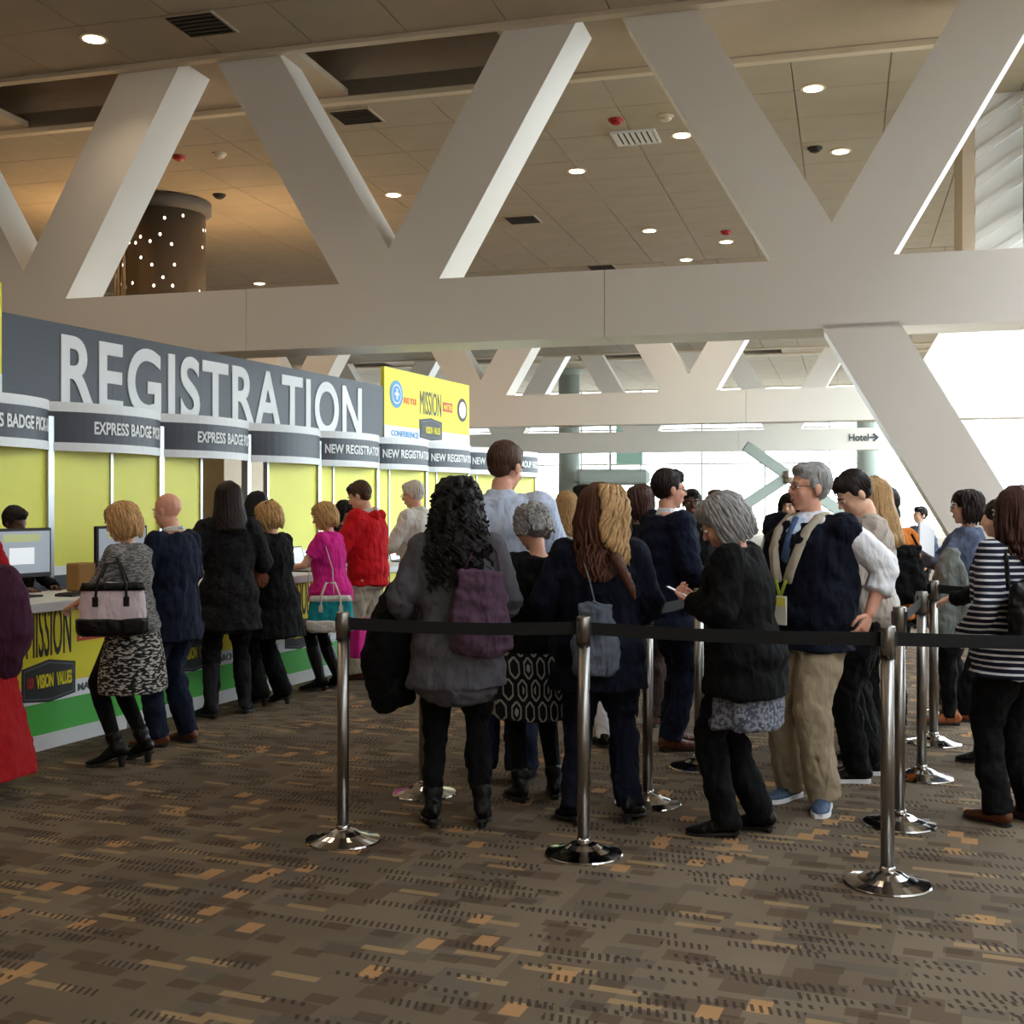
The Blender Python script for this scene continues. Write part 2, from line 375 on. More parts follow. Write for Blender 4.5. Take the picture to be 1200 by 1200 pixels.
# far band over the entrance with the direction sign
def PT(px, py, Y): return Vector(((px-600)/F*Y, Y, HC+(YH-py)/F*Y))
def toT(p): c, s_ = math.cos(TA), math.sin(TA); dx, dy = p.x, p.y-Y0; return c*dx+s_*dy, -s_*dx+c*dy
def on_v(px, v):                        # point of plane v at a column of the picture: returns u and depth
    r = (px-600)/F; c, s_ = math.cos(TA), math.sin(TA)
    # world (X,Y) = (rY, Y):  -s_*rY + c*(Y-Y0) = v
    Y = (v + c*Y0)/(c - s_*r); return c*r*Y + s_*(Y-Y0), Y
u3 = on_v(733, 30.6)[0]+.56
truss(0, 30.6, [u3+PER*k for k in (-4, -3, -2, -1, 0, 1) if u3+PER*k < 9], [], 'farthest white truss, its plain lower band carrying the Hotel lettering', -22, 11.4, [-8, 0, 6])
sg = empty('direction_sign', TP(0, 30.595), TA)
ua, Ya = on_v(995, 30.6); ub, Yb = on_v(1018, 30.6); uc, Yc = on_v(1030, 30.6)
zz = lambda py, Y: HC+(YH-py)/F*Y
text_mb('Hotel', ua, ub, zz(517, Ya), zz(508.5, Ya), -.01, .02, .02).build('lettering', 'grey_text', sg)
ar = MB(); zc_ = zz(512.5, Yc); u_ = uc; ar.box(u_-.33, u_-.02, -.03, 0, zc_-.03, zc_+.03)
ar.prism([(u_-.16, zc_+.15), (u_, zc_), (u_-.16, zc_-.15), (u_-.22, zc_-.11), (u_-.09, zc_), (u_-.22, zc_+.11)], -.03, 0)
ar.build('arrow', 'grey_text', sg); tag(sg, 'grey Hotel lettering with right arrow on far white band', 'sign')
# far hall furniture of the building: columns, kiosk box, braces
def far_column(px, Y, wpx, label):
    p = PT(px, 590, Y); r = wpx/F*Y/2
    o = empty('column', (p.x, Y, 0)); MB().lathe([(r, 0), (r, ZC)], n=20).build('shaft', 'column_green', o, True)
    MB().lathe([(r+.06, 0), (r+.06, .25), (r, .3)], n=20).build('base', 'column_green', o)
    MB().lathe([(r, ZC-.25), (r+.12, ZC-.12), (r+.12, ZC-.02)], n=20).build('capital', 'column_green', o); return tag(o, label, 'column')
far_column(667, 50, 25, 'grey green round column left of the boxed kiosk header, far hall')
far_column(1017, 50, 26, 'grey green round column beneath the Hotel lettering, far hall')
kb = empty('kiosk', (PT(717, 590, 49).x, 49, 0))
mb = MB(); mb.loft([(-1.35,0,2.65),(1.35,0,2.65)], [(.5,.33),(.5,.33)], xa=(0,1,0), e=4, n=16); mb.build('header_box', 'column_green', kb)
MB().box(-1.3, 1.3, -.4, .4, 0, 1.1).build('desk', 'wall_white', kb)
for x in (-1.2, 1.2): MB().box(x-.07, x+.07, -.1, .1, 1.1, 2.4).build('post', 'alu', kb)
MB().box(.2, 1.3, .3, .36, 3.2, 5.9).build('glass_panel', 'teal_panel', kb); MB().box(-.1, .02, .25, .4, 2.9, 6.2).build('post', 'alu', kb)
tag(kb, 'pale green kiosk with rounded header box beyond the queue', 'kiosk')
br = empty('cross_brace', PT(919, 590, 40)); br.location.z = 0
for (x0, z0, x1, z1) in ((-1.3, 3.5, 2.6, .8), (.1, 2.45, -3.6, -.0)):
    L = Vector((x1-x0, 0, z1-z0)); nrm = Vector((-L.z, 0, L.x)).normalized()*.17
    MB().prism([(x0+nrm.x, z0+nrm.z), (x1+nrm.x, z1+nrm.z), (x1-nrm.x, z1-nrm.z), (x0-nrm.x, z0-nrm.z)], -.12, .12).build('strut', 'column_green', br)  # pale tone: glare from the far windows is painted into the struts
MB().lathe([(.22, -.2), (.26, 0), (.22, .2)], c=(.1, 0, 2.45), n=16).build('hub', 'chrome', br)
tag(br, 'steel X brace against the bright far windows', 'brace')
# drum column with lit perforations, behind the first truss at the left
pc = PT(192, 237, F*(ZC-HC)/(YH-237)); dr = empty('drum_column', (pc.x, pc.y, 0))
MB().lathe([(.76, 0), (.76, ZC-.25)], n=40).build('shell', 'perforated_metal', dr, True)
MB().lathe([(.76, ZC-.25), (.86, ZC-.2), (.86, ZC-.02)], n=40).build('collar', 'coffer_dark', dr, True)
for k in range(7):
    a = R(150+k*14); MB().lathe([(.035, 2.5), (.035, ZC-.6)], c=(.85*math.cos(a), .85*math.sin(a), 0), n=10).build('tube', 'chrome', dr, True)
tag(dr, 'perforated metal drum column with tiny lights behind left truss struts', 'column')
for dx in (-1.4, 1.7):
    l = bpy.data.lights.new('uplight', 'POINT'); l.energy = 170; l.color = (1, .62, .28); l.shadow_soft_size = .3
    lo = bpy.data.objects.new('uplight', l); COL.objects.link(lo); lo.parent = dr; lo.location = (dx, .3, 5.3 if dx < 0 else 4.9)
# ------------------------------------------------------------ ceiling fittings
def downlight(u, v, label, group=None, power=1.0, warm=(1, .80, .58)):
    o = empty('downlight', TP(u, v, ZC), TA)
    MB().lathe([(.13, -.012), (.17, -.012), (.17, .0)], n=24).build('trim_ring', 'ceiling_trim', o)
    MB().lathe([(.125, -.016), (.125, -.012)], n=24).build('lens', 'lamp_glow', o)
    l = bpy.data.lights.new('lamp', 'SPOT'); l.energy = LAMP_W*power; l.color = warm; l.spot_size = R(130); l.spot_blend = .8; l.shadow_soft_size = .12
    lo = bpy.data.objects.new('lamp', l); COL.objects.link(lo); lo.parent = o; lo.location = (0, 0, -.05)
    return tag(o, label, 'light', group)
for px, py, lb in ((110,45,'round downlight in the near ceiling at upper left'), (461,228,'round downlight inside the left V of the near truss'),
        (676,200,'round downlight right of the bright strut, beside pale return grille'), (761,270,'round downlight in middle bay, above lower chord seam'),
        (799,158,'round downlight right of slatted vent, beside strut'), (953,103,'large round downlight high in the right V'),
        (985,177,'round downlight lower in the right V'), (851,283,'round downlight near the lower chord left of right node'),
        (304,332,'round downlight just above the chord right of the drum column'), (804,304,'small round downlight touching the chord line in middle bay')):
    u, v = CE(px, py); downlight(u, v, lb)
k = 0
for v in (-12.2, -9.2, -6.2, -3.2):
    for u in (-9, -6, -3, 0, 3): downlight(u, v, 'ceiling downlight above the foreground carpet, row %s, %s' % (['farthest behind the viewer', 'behind the viewer', 'over the barrier', 'over the queue'][int(round((v+12.2)/3))], ['over the counters', 'left of the queue', 'left of centre', 'centre', 'right of centre'][int((u+9)/3)]), 'downlights above the hall', power=1.5 if u < -2 else .30); k += 1
for px, py, lb in ((235,28,'dark square air vent in the near ceiling, upper left'), (417,136,'dark square vent beside left V strut'),
        (612,257,'dark square vent below the bright strut, middle bay'), (705,313,'small dark vent on chord line, middle bay')):
    u, v = CE(px, py); o = empty('air_vent', TP(u, v, ZC), TA)
    MB().box(-.3, .3, -.3, .3, -.012, 0).build('backing', 'vent_dark', o)
    for k in range(6): MB().box(-.28, .28, -.27+k*.1, -.24+k*.1, -.03, -.012).build('slat', 'vent_dark', o)
    MB().add([], []).box(-.33, -.3, -.33, .33, -.02, 0).box(.3, .33, -.33, .33, -.02, 0).box(-.3, .3, -.33, -.3, -.02, 0).box(-.3, .3, .3, .33, -.02, 0).build('frame', 'ceiling_tile', o)
    tag(o, lb, 'vent')
u, v = CE(745, 160); o = empty('air_vent', TP(u, v, ZC), TA); MB().box(-.3, .3, -.3, .3, -.008, 0).build('backing', 'vent_dark', o)
for k in range(7): MB().box(-.3+k*.088, -.25+k*.088, -.3, .3, -.035, -.008).build('slat', 'wall_white', o)
MB().box(-.34, -.3, -.34, .34, -.03, 0).box(.3, .34, -.34, .34, -.03, 0).box(-.3, .3, -.34, -.3, -.03, 0).box(-.3, .3, .3, .34, -.03, 0).build('frame', 'wall_white', o); tag(o, 'white slatted air diffuser in the ceiling, middle bay', 'vent')
for px, py, red, lb in ((209,183,1,'red ceiling strobe in left bay'), (722,140,1,'red ceiling strobe above the white diffuser'), (257,180,0,'beige smoke detector near red strobe, left bay'),
        (780,136,0,'beige smoke detector beside the middle strobe'), (955,173,2,'dark ceiling sensor left of lower right downlight'), (851,271,1,'red strobe by the right node'), (257,228,2,'dark ceiling sensor above the drum column')):
    u, v = CE(px, py); o = empty('ceiling_sensor', TP(u, v, ZC), TA); m = ['ceiling_trim', 'red_plastic', 'vent_dark'][red]
    MB().lathe([(.11, -.03), (.12, 0)], n=20).build('base', m, o); MB().lathe([(.04, -.08), (.08, -.06), (.09, -.03)], n=20).build('dome', m, o); tag(o, lb, 'sensor')
# dark hanging steel post at the lightwell, upper right
o = empty('steel_post', TP(6.25, 3.75, 0), TA); MB().box(-.13, .13, -.1, .1, 5.35, ZC-.03).build('shaft', 'steel_dark', o); MB().box(-.2, .2, -.16, .16, ZC-.03, ZC-.001).build('base_plate', 'steel_dark', o)
hb = empty('trim_3', TP(5.3, 4.0, 0), TA); struct(hb, 'white hanging bulkhead with slanted bars standing in for sun stripes'); MB().box(0, .16, -.1, 1.2, 4.6, ZC-.001).build('side_panel', 'wall_beige', hb); MB().box(.16, .78, 0, 1.2, 4.6, ZC-.001).build('front_panel', 'wall_white', hb)
for k in range(6): MB().prism([(.17, 4.75+k*.38), (.77, 5.15+k*.38), (.77, 5.27+k*.38), (.17, 4.87+k*.38)], -.06, .0).build('sun_stripe', 'wall_white', hb)  # raised white bars, added in place of slanted stripes of sunlight
tag(o, 'dark steel post hanging beside the sun striped bulkhead at the upper right edge', 'post')

# ------------------------------------------------------------ registration booth
BA = R(68.3); bV = Vector((math.cos(BA), math.sin(BA), 0)); nV = Vector((math.sin(BA), -math.cos(BA), 0))
FB = Vector((-4.90, 8.21, 0))
def B(s, w_=0, z=0): return FB + bV*s + nV*w_ + Vector((0,0,z))
def s_of(px, w_=0):
    o = FB + nV*w_; r = (px-600)/F; return (o.x - r*o.y)/(r*bV.y - bV.x)
HZ0, HZ1, SGT = 2.03, 2.46, 3.16
# back wall: one bay per 1.5 m
heads = {0:'EXPRESS BADGE PICK-UP', 1:'EXPRESS BADGE PICK-UP', 2:'EXPRESS BADGE PICK-UP', 3:'', 4:'NEW REGISTRATION', 5:'NEW REGISTRATION', 6:'NEW REGISTRATION', 7:'NEW REGISTRATION', 8:'GROUP REGISTRATION'}
ordn = ['leftmost in view', 'second from left', 'third from left', 'blank, above the opening', 'first reading new, right of the blank one', 'second reading new', 'third reading new, below the yellow banner', 'behind the tall man', 'last and smallest, reading group']
BULGE = .26
def arc(x, W=1.5):
    t = x/W; a = R(122)*(t-.5); r0 = W/2/math.sin(R(61)); return W/2 + r0*math.sin(a), -(r0*math.cos(a) - r0*math.cos(R(61)))*BULGE/(r0-r0*math.cos(R(61))), a
def arcband(z0, z1, off, th=.01, W=1.5, n=18):
    vs = []; fs = []
    for i in range(n+1):
        x, y, a = arc(W*i/n); nx, ny = math.sin(a)*.6, -math.cos(a)*.8
        for (d, z) in ((off, z0), (off, z1), (off-th, z1), (off-th, z0)): vs.append((x+nx*d, y+ny*d, z))
    for i in range(n):
        for k in range(4): a, b = i*4+k, i*4+(k+1)%4; fs.append((a, a+4, b+4, b))
    fs += [(0,1,2,3), (n*4+3, n*4+2, n*4+1, n*4)]; m = MB(); m.add(vs, fs); return m
for k in range(9):
    s0 = 2.35-1.5+1.5*k - (0)      # header k spans s0..s0+1.5 ; header 0 ends at px 58
    o = empty('header_sign', B(s0), BA)
    arcband(HZ0, HZ1, 0, .012).build('dark_band', 'charcoal_print', o)
    arcband(HZ1-.085, HZ1, .006, .006).build('white_trim', 'white_print', o); arcband(HZ0, HZ0+.075, .006, .006).build('white_trim', 'white_print', o)
    if heads[k]:
        def fm(x, y, z):
            X, Yy, a = arc(x); d = -y; return (X+math.sin(a)*.6*d, Yy-math.cos(a)*.8*d, z)
        wd = 1.12 if 'PICK' in heads[k] else 1.0
        x0_ = .40 if k < 3 else (.10 if k < 8 else .33); wd = .99 if k < 3 else (1.06 if k < 8 else 1.05); text_mb(heads[k], x0_, min(1.49, x0_+wd), HZ0+.155, HZ0+.27, -.003, .006, .025, fm).build('lettering', 'white_print', o)
    tag(o, 'curved dark header sign with white edges, ' + ordn[k], 'sign', 'curved header signs')
gap = (s_of(235), s_of(313))
o = empty('back_wall', B(0), BA)
thick = [2.35+1.5*k for k in range(-1, 9)]; mids = [s_of(p) for p in (130, 235, 390)] + [9.1-.4, 10.6-.4, 12.1-.4, 13.6-.4, 1.6]
for s in thick: MB().box(s-.035, s+.035, -.03, .05, 0, HZ0+.3).build('post', 'alu', o)
for s in mids+[gap[1]]: MB().box(s-.018, s+.018, -.015, .04, 0, HZ0+.2).build('post', 'alu', o)
ed = sorted(thick+mids+[gap[1]])
for a, b in zip(ed[:-1], ed[1:]):
    c = (a+b)/2
    if gap[0] < c < gap[1]: continue
    MB().box(a+.02, b-.02, .0, .025, 1.02, HZ0+.3).build('panel', 'lime', o)
    MB().box(a+.02, b-.02, -.004, .025, .94, 1.02).build('trim_rail', 'white_print', o); MB().box(a+.02, b-.02, .0, .025, 0, .94).build('base_panel', 'charcoal_print', o)
tag(o, 'lime yellow panelled back wall with silver posts behind the counters', 'partition')
o = empty('screen_wall', B(gap[0]-.8, -1.2), BA); wdt = (gap[1]-gap[0]+1.2)/3
for k in range(3): MB().box(k*wdt*1.2+.01, (k+1)*wdt*1.2-.01, 0, .08, .03, 2.4).build('panel', 'wall_beige', o)
MB().box(0, 3.6*wdt, .01, .07, 0, .03).build('foot_rail', 'alu', o)
tag(o, 'brown beige partition seen through the opening in the yellow wall', 'partition')
# REGISTRATION sign
sa, sb = s_of(3), s_of(450)
o = empty('registration_sign', B(0, -.01), BA); npn = 5; dw = (sb-sa)/npn
for k in range(npn): MB().box(sa+k*dw+.001, sa+(k+1)*dw-.001, 0, .04, HZ1-.06, SGT).build('panel', 'charcoal_print', o)
la, lb_ = s_of(72), s_of(424)
text_mb('REGISTRATION', la, lb_, HZ1-.05, SGT-.085, 0, .01, .022).build('lettering', 'white_print', o)
tag(o, 'long charcoal sign with big white REGISTRATION letters', 'sign')
def round_logo(mb_parent, x, z, r, y, m1, m2):
    def disc(rr, y0, y1, m, nm):
        MB().prism([(x+rr*math.cos(a*math.pi/12), z+rr*1.0*math.sin(a*math.pi/12)) for a in range(24)], y0, y1).build(nm, m, mb_parent)
    disc(r, y-.006, y, m1, 'emblem_ring'); disc(r*.72, y-.009, y-.006, m2, 'emblem_core'); disc(r*.62, y-.011, y-.009, m1 if m1 != 'black_print' else 'white_print', 'emblem_core')
    mbx = MB().box(x-r*.12, x+r*.12, y-.013, y-.011, z-r*.4, z+r*.4).box(x-r*.35, x+r*.35, y-.013, y-.011, z-r*.1, z+r*.1); mbx.build('emblem_mark', m2, mb_parent)
def mission_art(root, cx, zc, k, y):          # the MISSION artwork, k = size factor
    text_mb('MAKE YOUR', cx-.62*k, cx-.26*k, zc+.00*k, zc+.10*k, y, .003, .03).build('lettering', 'orange_print', root)
    text_mb('MISSION', cx-.2*k, cx+.2*k, zc-.07*k, zc+.27*k, y, .003, .0).build('lettering', 'black_print', root)
    MB().box(cx+.26*k, cx+.56*k, y-.004, y, zc-.0*k, zc+.12*k).build('word_block', 'red_print', root)
    text_mb('MATTER', cx+.28*k, cx+.54*k, zc+.02*k, zc+.10*k, y-.004, .003, .03).build('lettering', 'yellow_print', root)
    MB().prism([(cx-.24*k, zc-.13*k), (cx-.0*k, zc-.09*k), (cx+.24*k, zc-.13*k), (cx+.24*k, zc-.34*k), (cx, zc-.37*k), (cx-.24*k, zc-.34*k)], y-.003, y).build('box_art', 'black_print', root)
    MB().prism([(cx-.225*k, zc-.142*k), (cx, zc-.105*k), (cx+.225*k, zc-.142*k), (cx+.225*k, zc-.328*k), (cx, zc-.355*k), (cx-.225*k, zc-.328*k)], y-.005, y-.003).build('box_art', 'grey_text', root)
    MB().prism([(cx-.215*k, zc-.15*k), (cx, zc-.115*k), (cx+.215*k, zc-.15*k), (cx+.215*k, zc-.32*k), (cx, zc-.345*k), (cx-.215*k, zc-.32*k)], y-.007, y-.005).build('box_art', 'black_print', root)
    text_mb('VISION', cx-.12*k, cx+.03*k, zc-.27*k, zc-.18*k, y-.007, .003, .03).build('lettering', 'yellow_print', root)
    text_mb('VALUES', cx+.06*k, cx+.2*k, zc-.27*k, zc-.18*k, y-.007, .003, .03).build('lettering', 'yellow_print', root)
    text_mb('OUR', cx-.2*k, cx-.14*k, zc-.26*k, zc-.19*k, y-.007, .003, .03).build('lettering', 'red_print', root)
for (pa, pb, lb) in ((450, 550, 'yellow banner with MISSION artwork above the curved headers, right end'), (-90, 2, 'yellow banner end just entering the frame at left edge')):
    a, b = s_of(pa), s_of(pb); zt = 3.43 if pa > 0 else 3.4
    o = empty('banner', B(a, 0), BA); W_ = b-a
    MB().box(.004, W_, 0, .05, HZ1-.04, zt).build('panel', 'yellow_print', o); MB().box(.004, W_, -.004, 0, HZ1-.04, HZ1+.18).build('white_strip', 'white_print', o)
    if pa > 0:
        c = 1.46
        text_mb('MISSION', c-.36, c+.36, 2.86, 3.2, -.0, .004, .0).build('lettering', 'black_print', o)
        for m_, e_, q_ in (('black_print', .38, .0), ('grey_text', .34, .03), ('black_print', .32, .045)):
            MB().prism([(c-e_, 2.78-q_), (c, 2.82-q_), (c+e_, 2.78-q_), (c+e_, 2.52+q_), (c, 2.49+q_), (c-e_, 2.52+q_)], -.006-q_*.1, -.002).build('box_art', m_, o)
        text_mb('VISION', c-.2, c+.04, 2.59, 2.69, -.0105, .004, .02).build('lettering', 'yellow_print', o); text_mb('VALUES', c+.08, c+.3, 2.59, 2.69, -.0105, .004, .02).build('lettering', 'yellow_print', o)
        text_mb('MAKE YOUR', c-.88, c-.47, 2.97, 3.06, 0, .004, .03).build('lettering', 'orange_print', o)
        MB().box(c+.42, c+.76, -.004, 0, 2.95, 3.09).build('word_block', 'red_print', o); text_mb('MATTER', c+.45, c+.73, 2.98, 3.06, -.004, .004, .03).build('lettering', 'yellow_print', o)
        round_logo(o, .36, 3.08, .19, -.001, 'blue_print', 'white_print'); round_logo(o, W_-.28, 3.02, .18, -.001, 'black_print', 'white_print')
        text_mb('CONFERENCE', .2, 1.05, 2.5, 2.58, -.005, .004, .02).build('lettering', 'blue_print', o)
    tag(o, lb, 'banner')
# counters, 1.5 m units; front at w = 2
cl = ['grey white counter leftmost in view, by the red coat', 'counter unit behind the blonde woman and bald man', 'counter unit behind the woman in black dress', 'counter unit in front of the pink top', 'counter unit by the red jacket man', 'counter unit hidden behind the queue, left', 'counter unit hidden behind the tall man', 'last counter unit, farthest along the booth']
def counter(k):
    o = empty('registration_counter', B(.2+1.5*(k-0) , 2.0), BA); W2 = .735
    MB().box(-W2, W2, .02, .60, 0.02, .88).build('body', 'laminate_white', o)
    MB().box(-W2, W2, 0, .02, .41, .88).build('front_panel', 'yellow_print', o)
    MB().box(-W2, W2, 0, .02, .30, .41).build('white_band', 'white_print', o)
    MB().box(-W2, W2, 0, .02, .10, .30).build('green_band', 'green_print', o)
    MB().box(-W2, W2, -.008, .02, 0, .10).build('kick_board', 'laminate_white', o)
    MB().bbox(-.748, .748, -.05, .66, .88, .945, .006).build('worktop', 'laminate_white', o)
    mission_art(o, 0, .66, .98, -.001)
    text_mb('CONFERENCE', -.7, -.34, .325, .38, -.001, .003, .02).build('lettering', 'blue_print', o)
    text_mb('MARCH', .26, .52, .33, .38, -.001, .003, .01).build('lettering', 'grey_text', o)
    tag(o, cl[max(0, min(7, k))] if k >= 0 else 'counter unit cut off by the left edge of the frame', 'counter', 'registration counters')
for k in range(-1, 7): counter(k)
def monitor(s, wd_, ang, label):
    o = empty('monitor', B(s, wd_, .945), BA+ang)
    MB().bbox(-.25, .25, 0, .035, .13, .46, .006).build('casing', 'plastic_black', o); MB().box(-.23, .23, -.003, 0, .16, .44).build('screen', 'screen_glow', o)
    MB().box(-.15, .15, -.005, -.003, .37, .42).build('window', 'screen_green', o); MB().box(-.10, .10, -.005, -.003, .22, .33).build('window', 'screen_white', o)
    MB().box(-.03, .03, .03, .05, .01, .25).build('stand', 'plastic_black', o); MB().bbox(-.12, .12, -.07, .11, 0, .012, .004).build('foot', 'plastic_black', o)
    tag(o, label, 'monitor')
def keyboard(s, wd_, label):
    o = empty('keyboard', B(s, wd_, .945), BA+.1); MB().bbox(-.22, .22, -.07, .07, 0, .018, .004).build('case', 'plastic_black', o)
    kk = MB()
    for r_ in range(5):
        for c_ in range(14): kk.box(-.205+c_*.029, -.181+c_*.029, -.058+r_*.024, -.038+r_*.024, .018, .023)
    q = kk.build('keys', 'vent_dark', o); q['kind'] = 'stuff'; tag(o, label, 'keyboard')
monitor(.36, 1.62, R(-6), 'black monitor with form on screen at the far left of the counter')
monitor(1.36, 1.62, R(-6), 'black monitor beside the blonde woman, form on screen'); monitor(2.9, 1.6, 0, 'black monitor hidden by the woman in black dress')
keyboard(.72, 1.82, 'black keyboard on the counter near the leftmost monitor'); keyboard(3.0, 1.8, 'black keyboard near the woman in black dress')
def laptop(s, label, ang=0):
    o = empty('laptop', B(s, 1.75, .945), BA+ang); MB().bbox(-.16, .16, -.11, .11, 0, .014, .004).build('base', 'plastic_black', o)
    mm = MB().box(-.16, .16, 0, .008, 0, .22).build('lid', 'plastic_black', o); mm.location = (0, .11, .01); mm.rotation_euler.x = R(-15)
    m2 = MB().box(-.15, .15, -.002, 0, .012, .21).build('screen', 'screen_white', mm); tag(o, label, 'laptop')
laptop(4.25, 'open laptop with bright screen left of the pink top', R(20)); laptop(5.75, 'open laptop by the white haired man', R(10)); laptop(3.75, 'open laptop behind the black coat woman')
o = empty('paper_bag', B(1.0, 1.55, .945), BA); MB().bbox(-.09, .09, -.06, .06, 0, .2, .01).build('body', mat('kraft', (150,112,60), .8), o); tag(o, 'brown paper bag on the counter between two monitors', 'bag')

# ------------------------------------------------------------ people
TEX = {}
def tex(size, depth=2):
    k = (size, depth)
    if k not in TEX:
        t = bpy.data.textures.new('folds', 'CLOUDS'); t.noise_scale = size; t.noise_depth = depth; TEX[k] = t
    return TEX[k]
BAKE = []
def skinned(o, voxel, smooth=3, disp=0, dsize=.1, extra=None):
    """join overlapping closed shapes into one continuous surface"""
    m = o.modifiers.new('r', 'REMESH'); m.mode = 'VOXEL'; m.voxel_size = voxel; m.use_smooth_shade = True
    if smooth: q = o.modifiers.new('s', 'SMOOTH'); q.iterations = smooth; q.factor = .5
    if disp: d = o.modifiers.new('d', 'DISPLACE'); d.texture = tex(dsize); d.strength = disp; d.mid_level = .5; d.texture_coords = 'LOCAL'
    BAKE.append((o, extra)); return o
def bake_all():
    dg = bpy.context.evaluated_depsgraph_get()
    for o, extra in BAKE:
        me = bpy.data.meshes.new_from_object(o.evaluated_get(dg)); 
        if extra:
            bm = bmesh.new(); bm.from_mesh(me); vs = [bm.verts.new(v) for v in extra[0]]
            for f in extra[1]:
                try: q = bm.faces.new([vs[i] for i in f]); q.smooth = True
                except ValueError: pass
            bm.to_mesh(me); bm.free()
        BAKED.append((o, me))
    for o, me in BAKED:
        m = o.data.materials[0]; o.modifiers.clear(); o.data = me
        if not me.materials: me.materials.append(m)
BAKED = []
def ik(a, b, l1, l2, pole):
    a, b = Vector(a), Vector(b); d = b-a; L = min(d.length, (l1+l2)*.999); dn = d.normalized(); x = (L*L+l1*l1-l2*l2)/(2*L)
    h = math.sqrt(max(0, l1*l1-x*x)); p = Vector(pole); p = (p-dn*p.dot(dn)).normalized(); return a+dn*x+p*h, a+dn*L
MALE = [(-.12,.125,.10,0),(0,.165,.122,0),(.12,.155,.115,0),(.28,.168,.122,0),(.40,.182,.122,-.005),(.47,.168,.10,-.012),(.52,.115,.08,-.02),(.56,.06,.058,-.015)]
FEM = [(-.12,.135,.11,0),(0,.178,.135,-.005),(.13,.138,.105,0),(.27,.152,.118,.012),(.36,.162,.125,.012),(.45,.15,.092,-.008),(.51,.098,.072,-.018),(.55,.045,.048,-.012)]
def ring_at(P, z):
    if z <= P[0][0]: return P[0][1:]
    for a, b in zip(P[:-1], P[1:]):
        if z <= b[0]:
            t = (z-a[0])/(b[0]-a[0]); return tuple(a[i]*(1-t)+b[i]*t for i in (1,2,3))
    return P[-1][1:]
def hand(skin_mb, fing, wrist, d, pn, side, curl=.5, spread=1.0, hs=1.0, thumb=.6):
    """palm goes into the body surface, five bent fingers are rooted in it. d = pointing direction, pn = palm normal (towards the grip)"""
    d = Vector(d).normalized(); pn = Vector(pn); pn = (pn-d*pn.dot(d)).normalized(); sx = d.cross(pn)*side   # sx points to the thumb side
    W = Vector(wrist); palm = [W-d*.01, W+d*.03, W+d*.065*hs, W+d*.088*hs]
    skin_mb.loft(palm, [(.024,.019),(.034*hs,.017),(.040*hs,.016),(.037*hs,.012)], xa=sx, n=12)
    K = W+d*.085*hs
    for i, (off, ln) in enumerate(((.029,.070),(.010,.080),(-.010,.075),(-.028,.058))):
        p = K+sx*off*hs-d*.012; c = curl*(1+.12*i); dirn = (d+sx*off*1.2*spread).normalized(); pts = [p]; rr = [.0092*hs]
        ang = .15*c
        for seg, (f, r) in enumerate(((.46,.0088),(.30,.0078),(.24,.0062))):
            ang += c*(.55, .75, .5)[seg]; dd = dirn*math.cos(ang)+pn*math.sin(ang); pts.append(pts[-1]+dd*ln*f*hs*1.0+ (d*.012 if seg == 0 else Vector())); rr.append(r*hs)
        fing.loft(pts, rr, xa=sx, n=8)
    t0 = W+d*.022*hs+sx*.026*hs; t1 = t0+(d*.5+sx*.75+pn*.35*thumb).normalized()*.038*hs; t2 = t1+(d*.85+sx*.15+pn*.5*thumb).normalized()*.030*hs; t3 = t2+(d*.9-sx*.1+pn*.6*thumb).normalized()*.022*hs
    fing.loft([t0, t1, t2, t3], [.014*hs, .0115*hs, .0098*hs, .0072*hs], xa=pn, n=8)
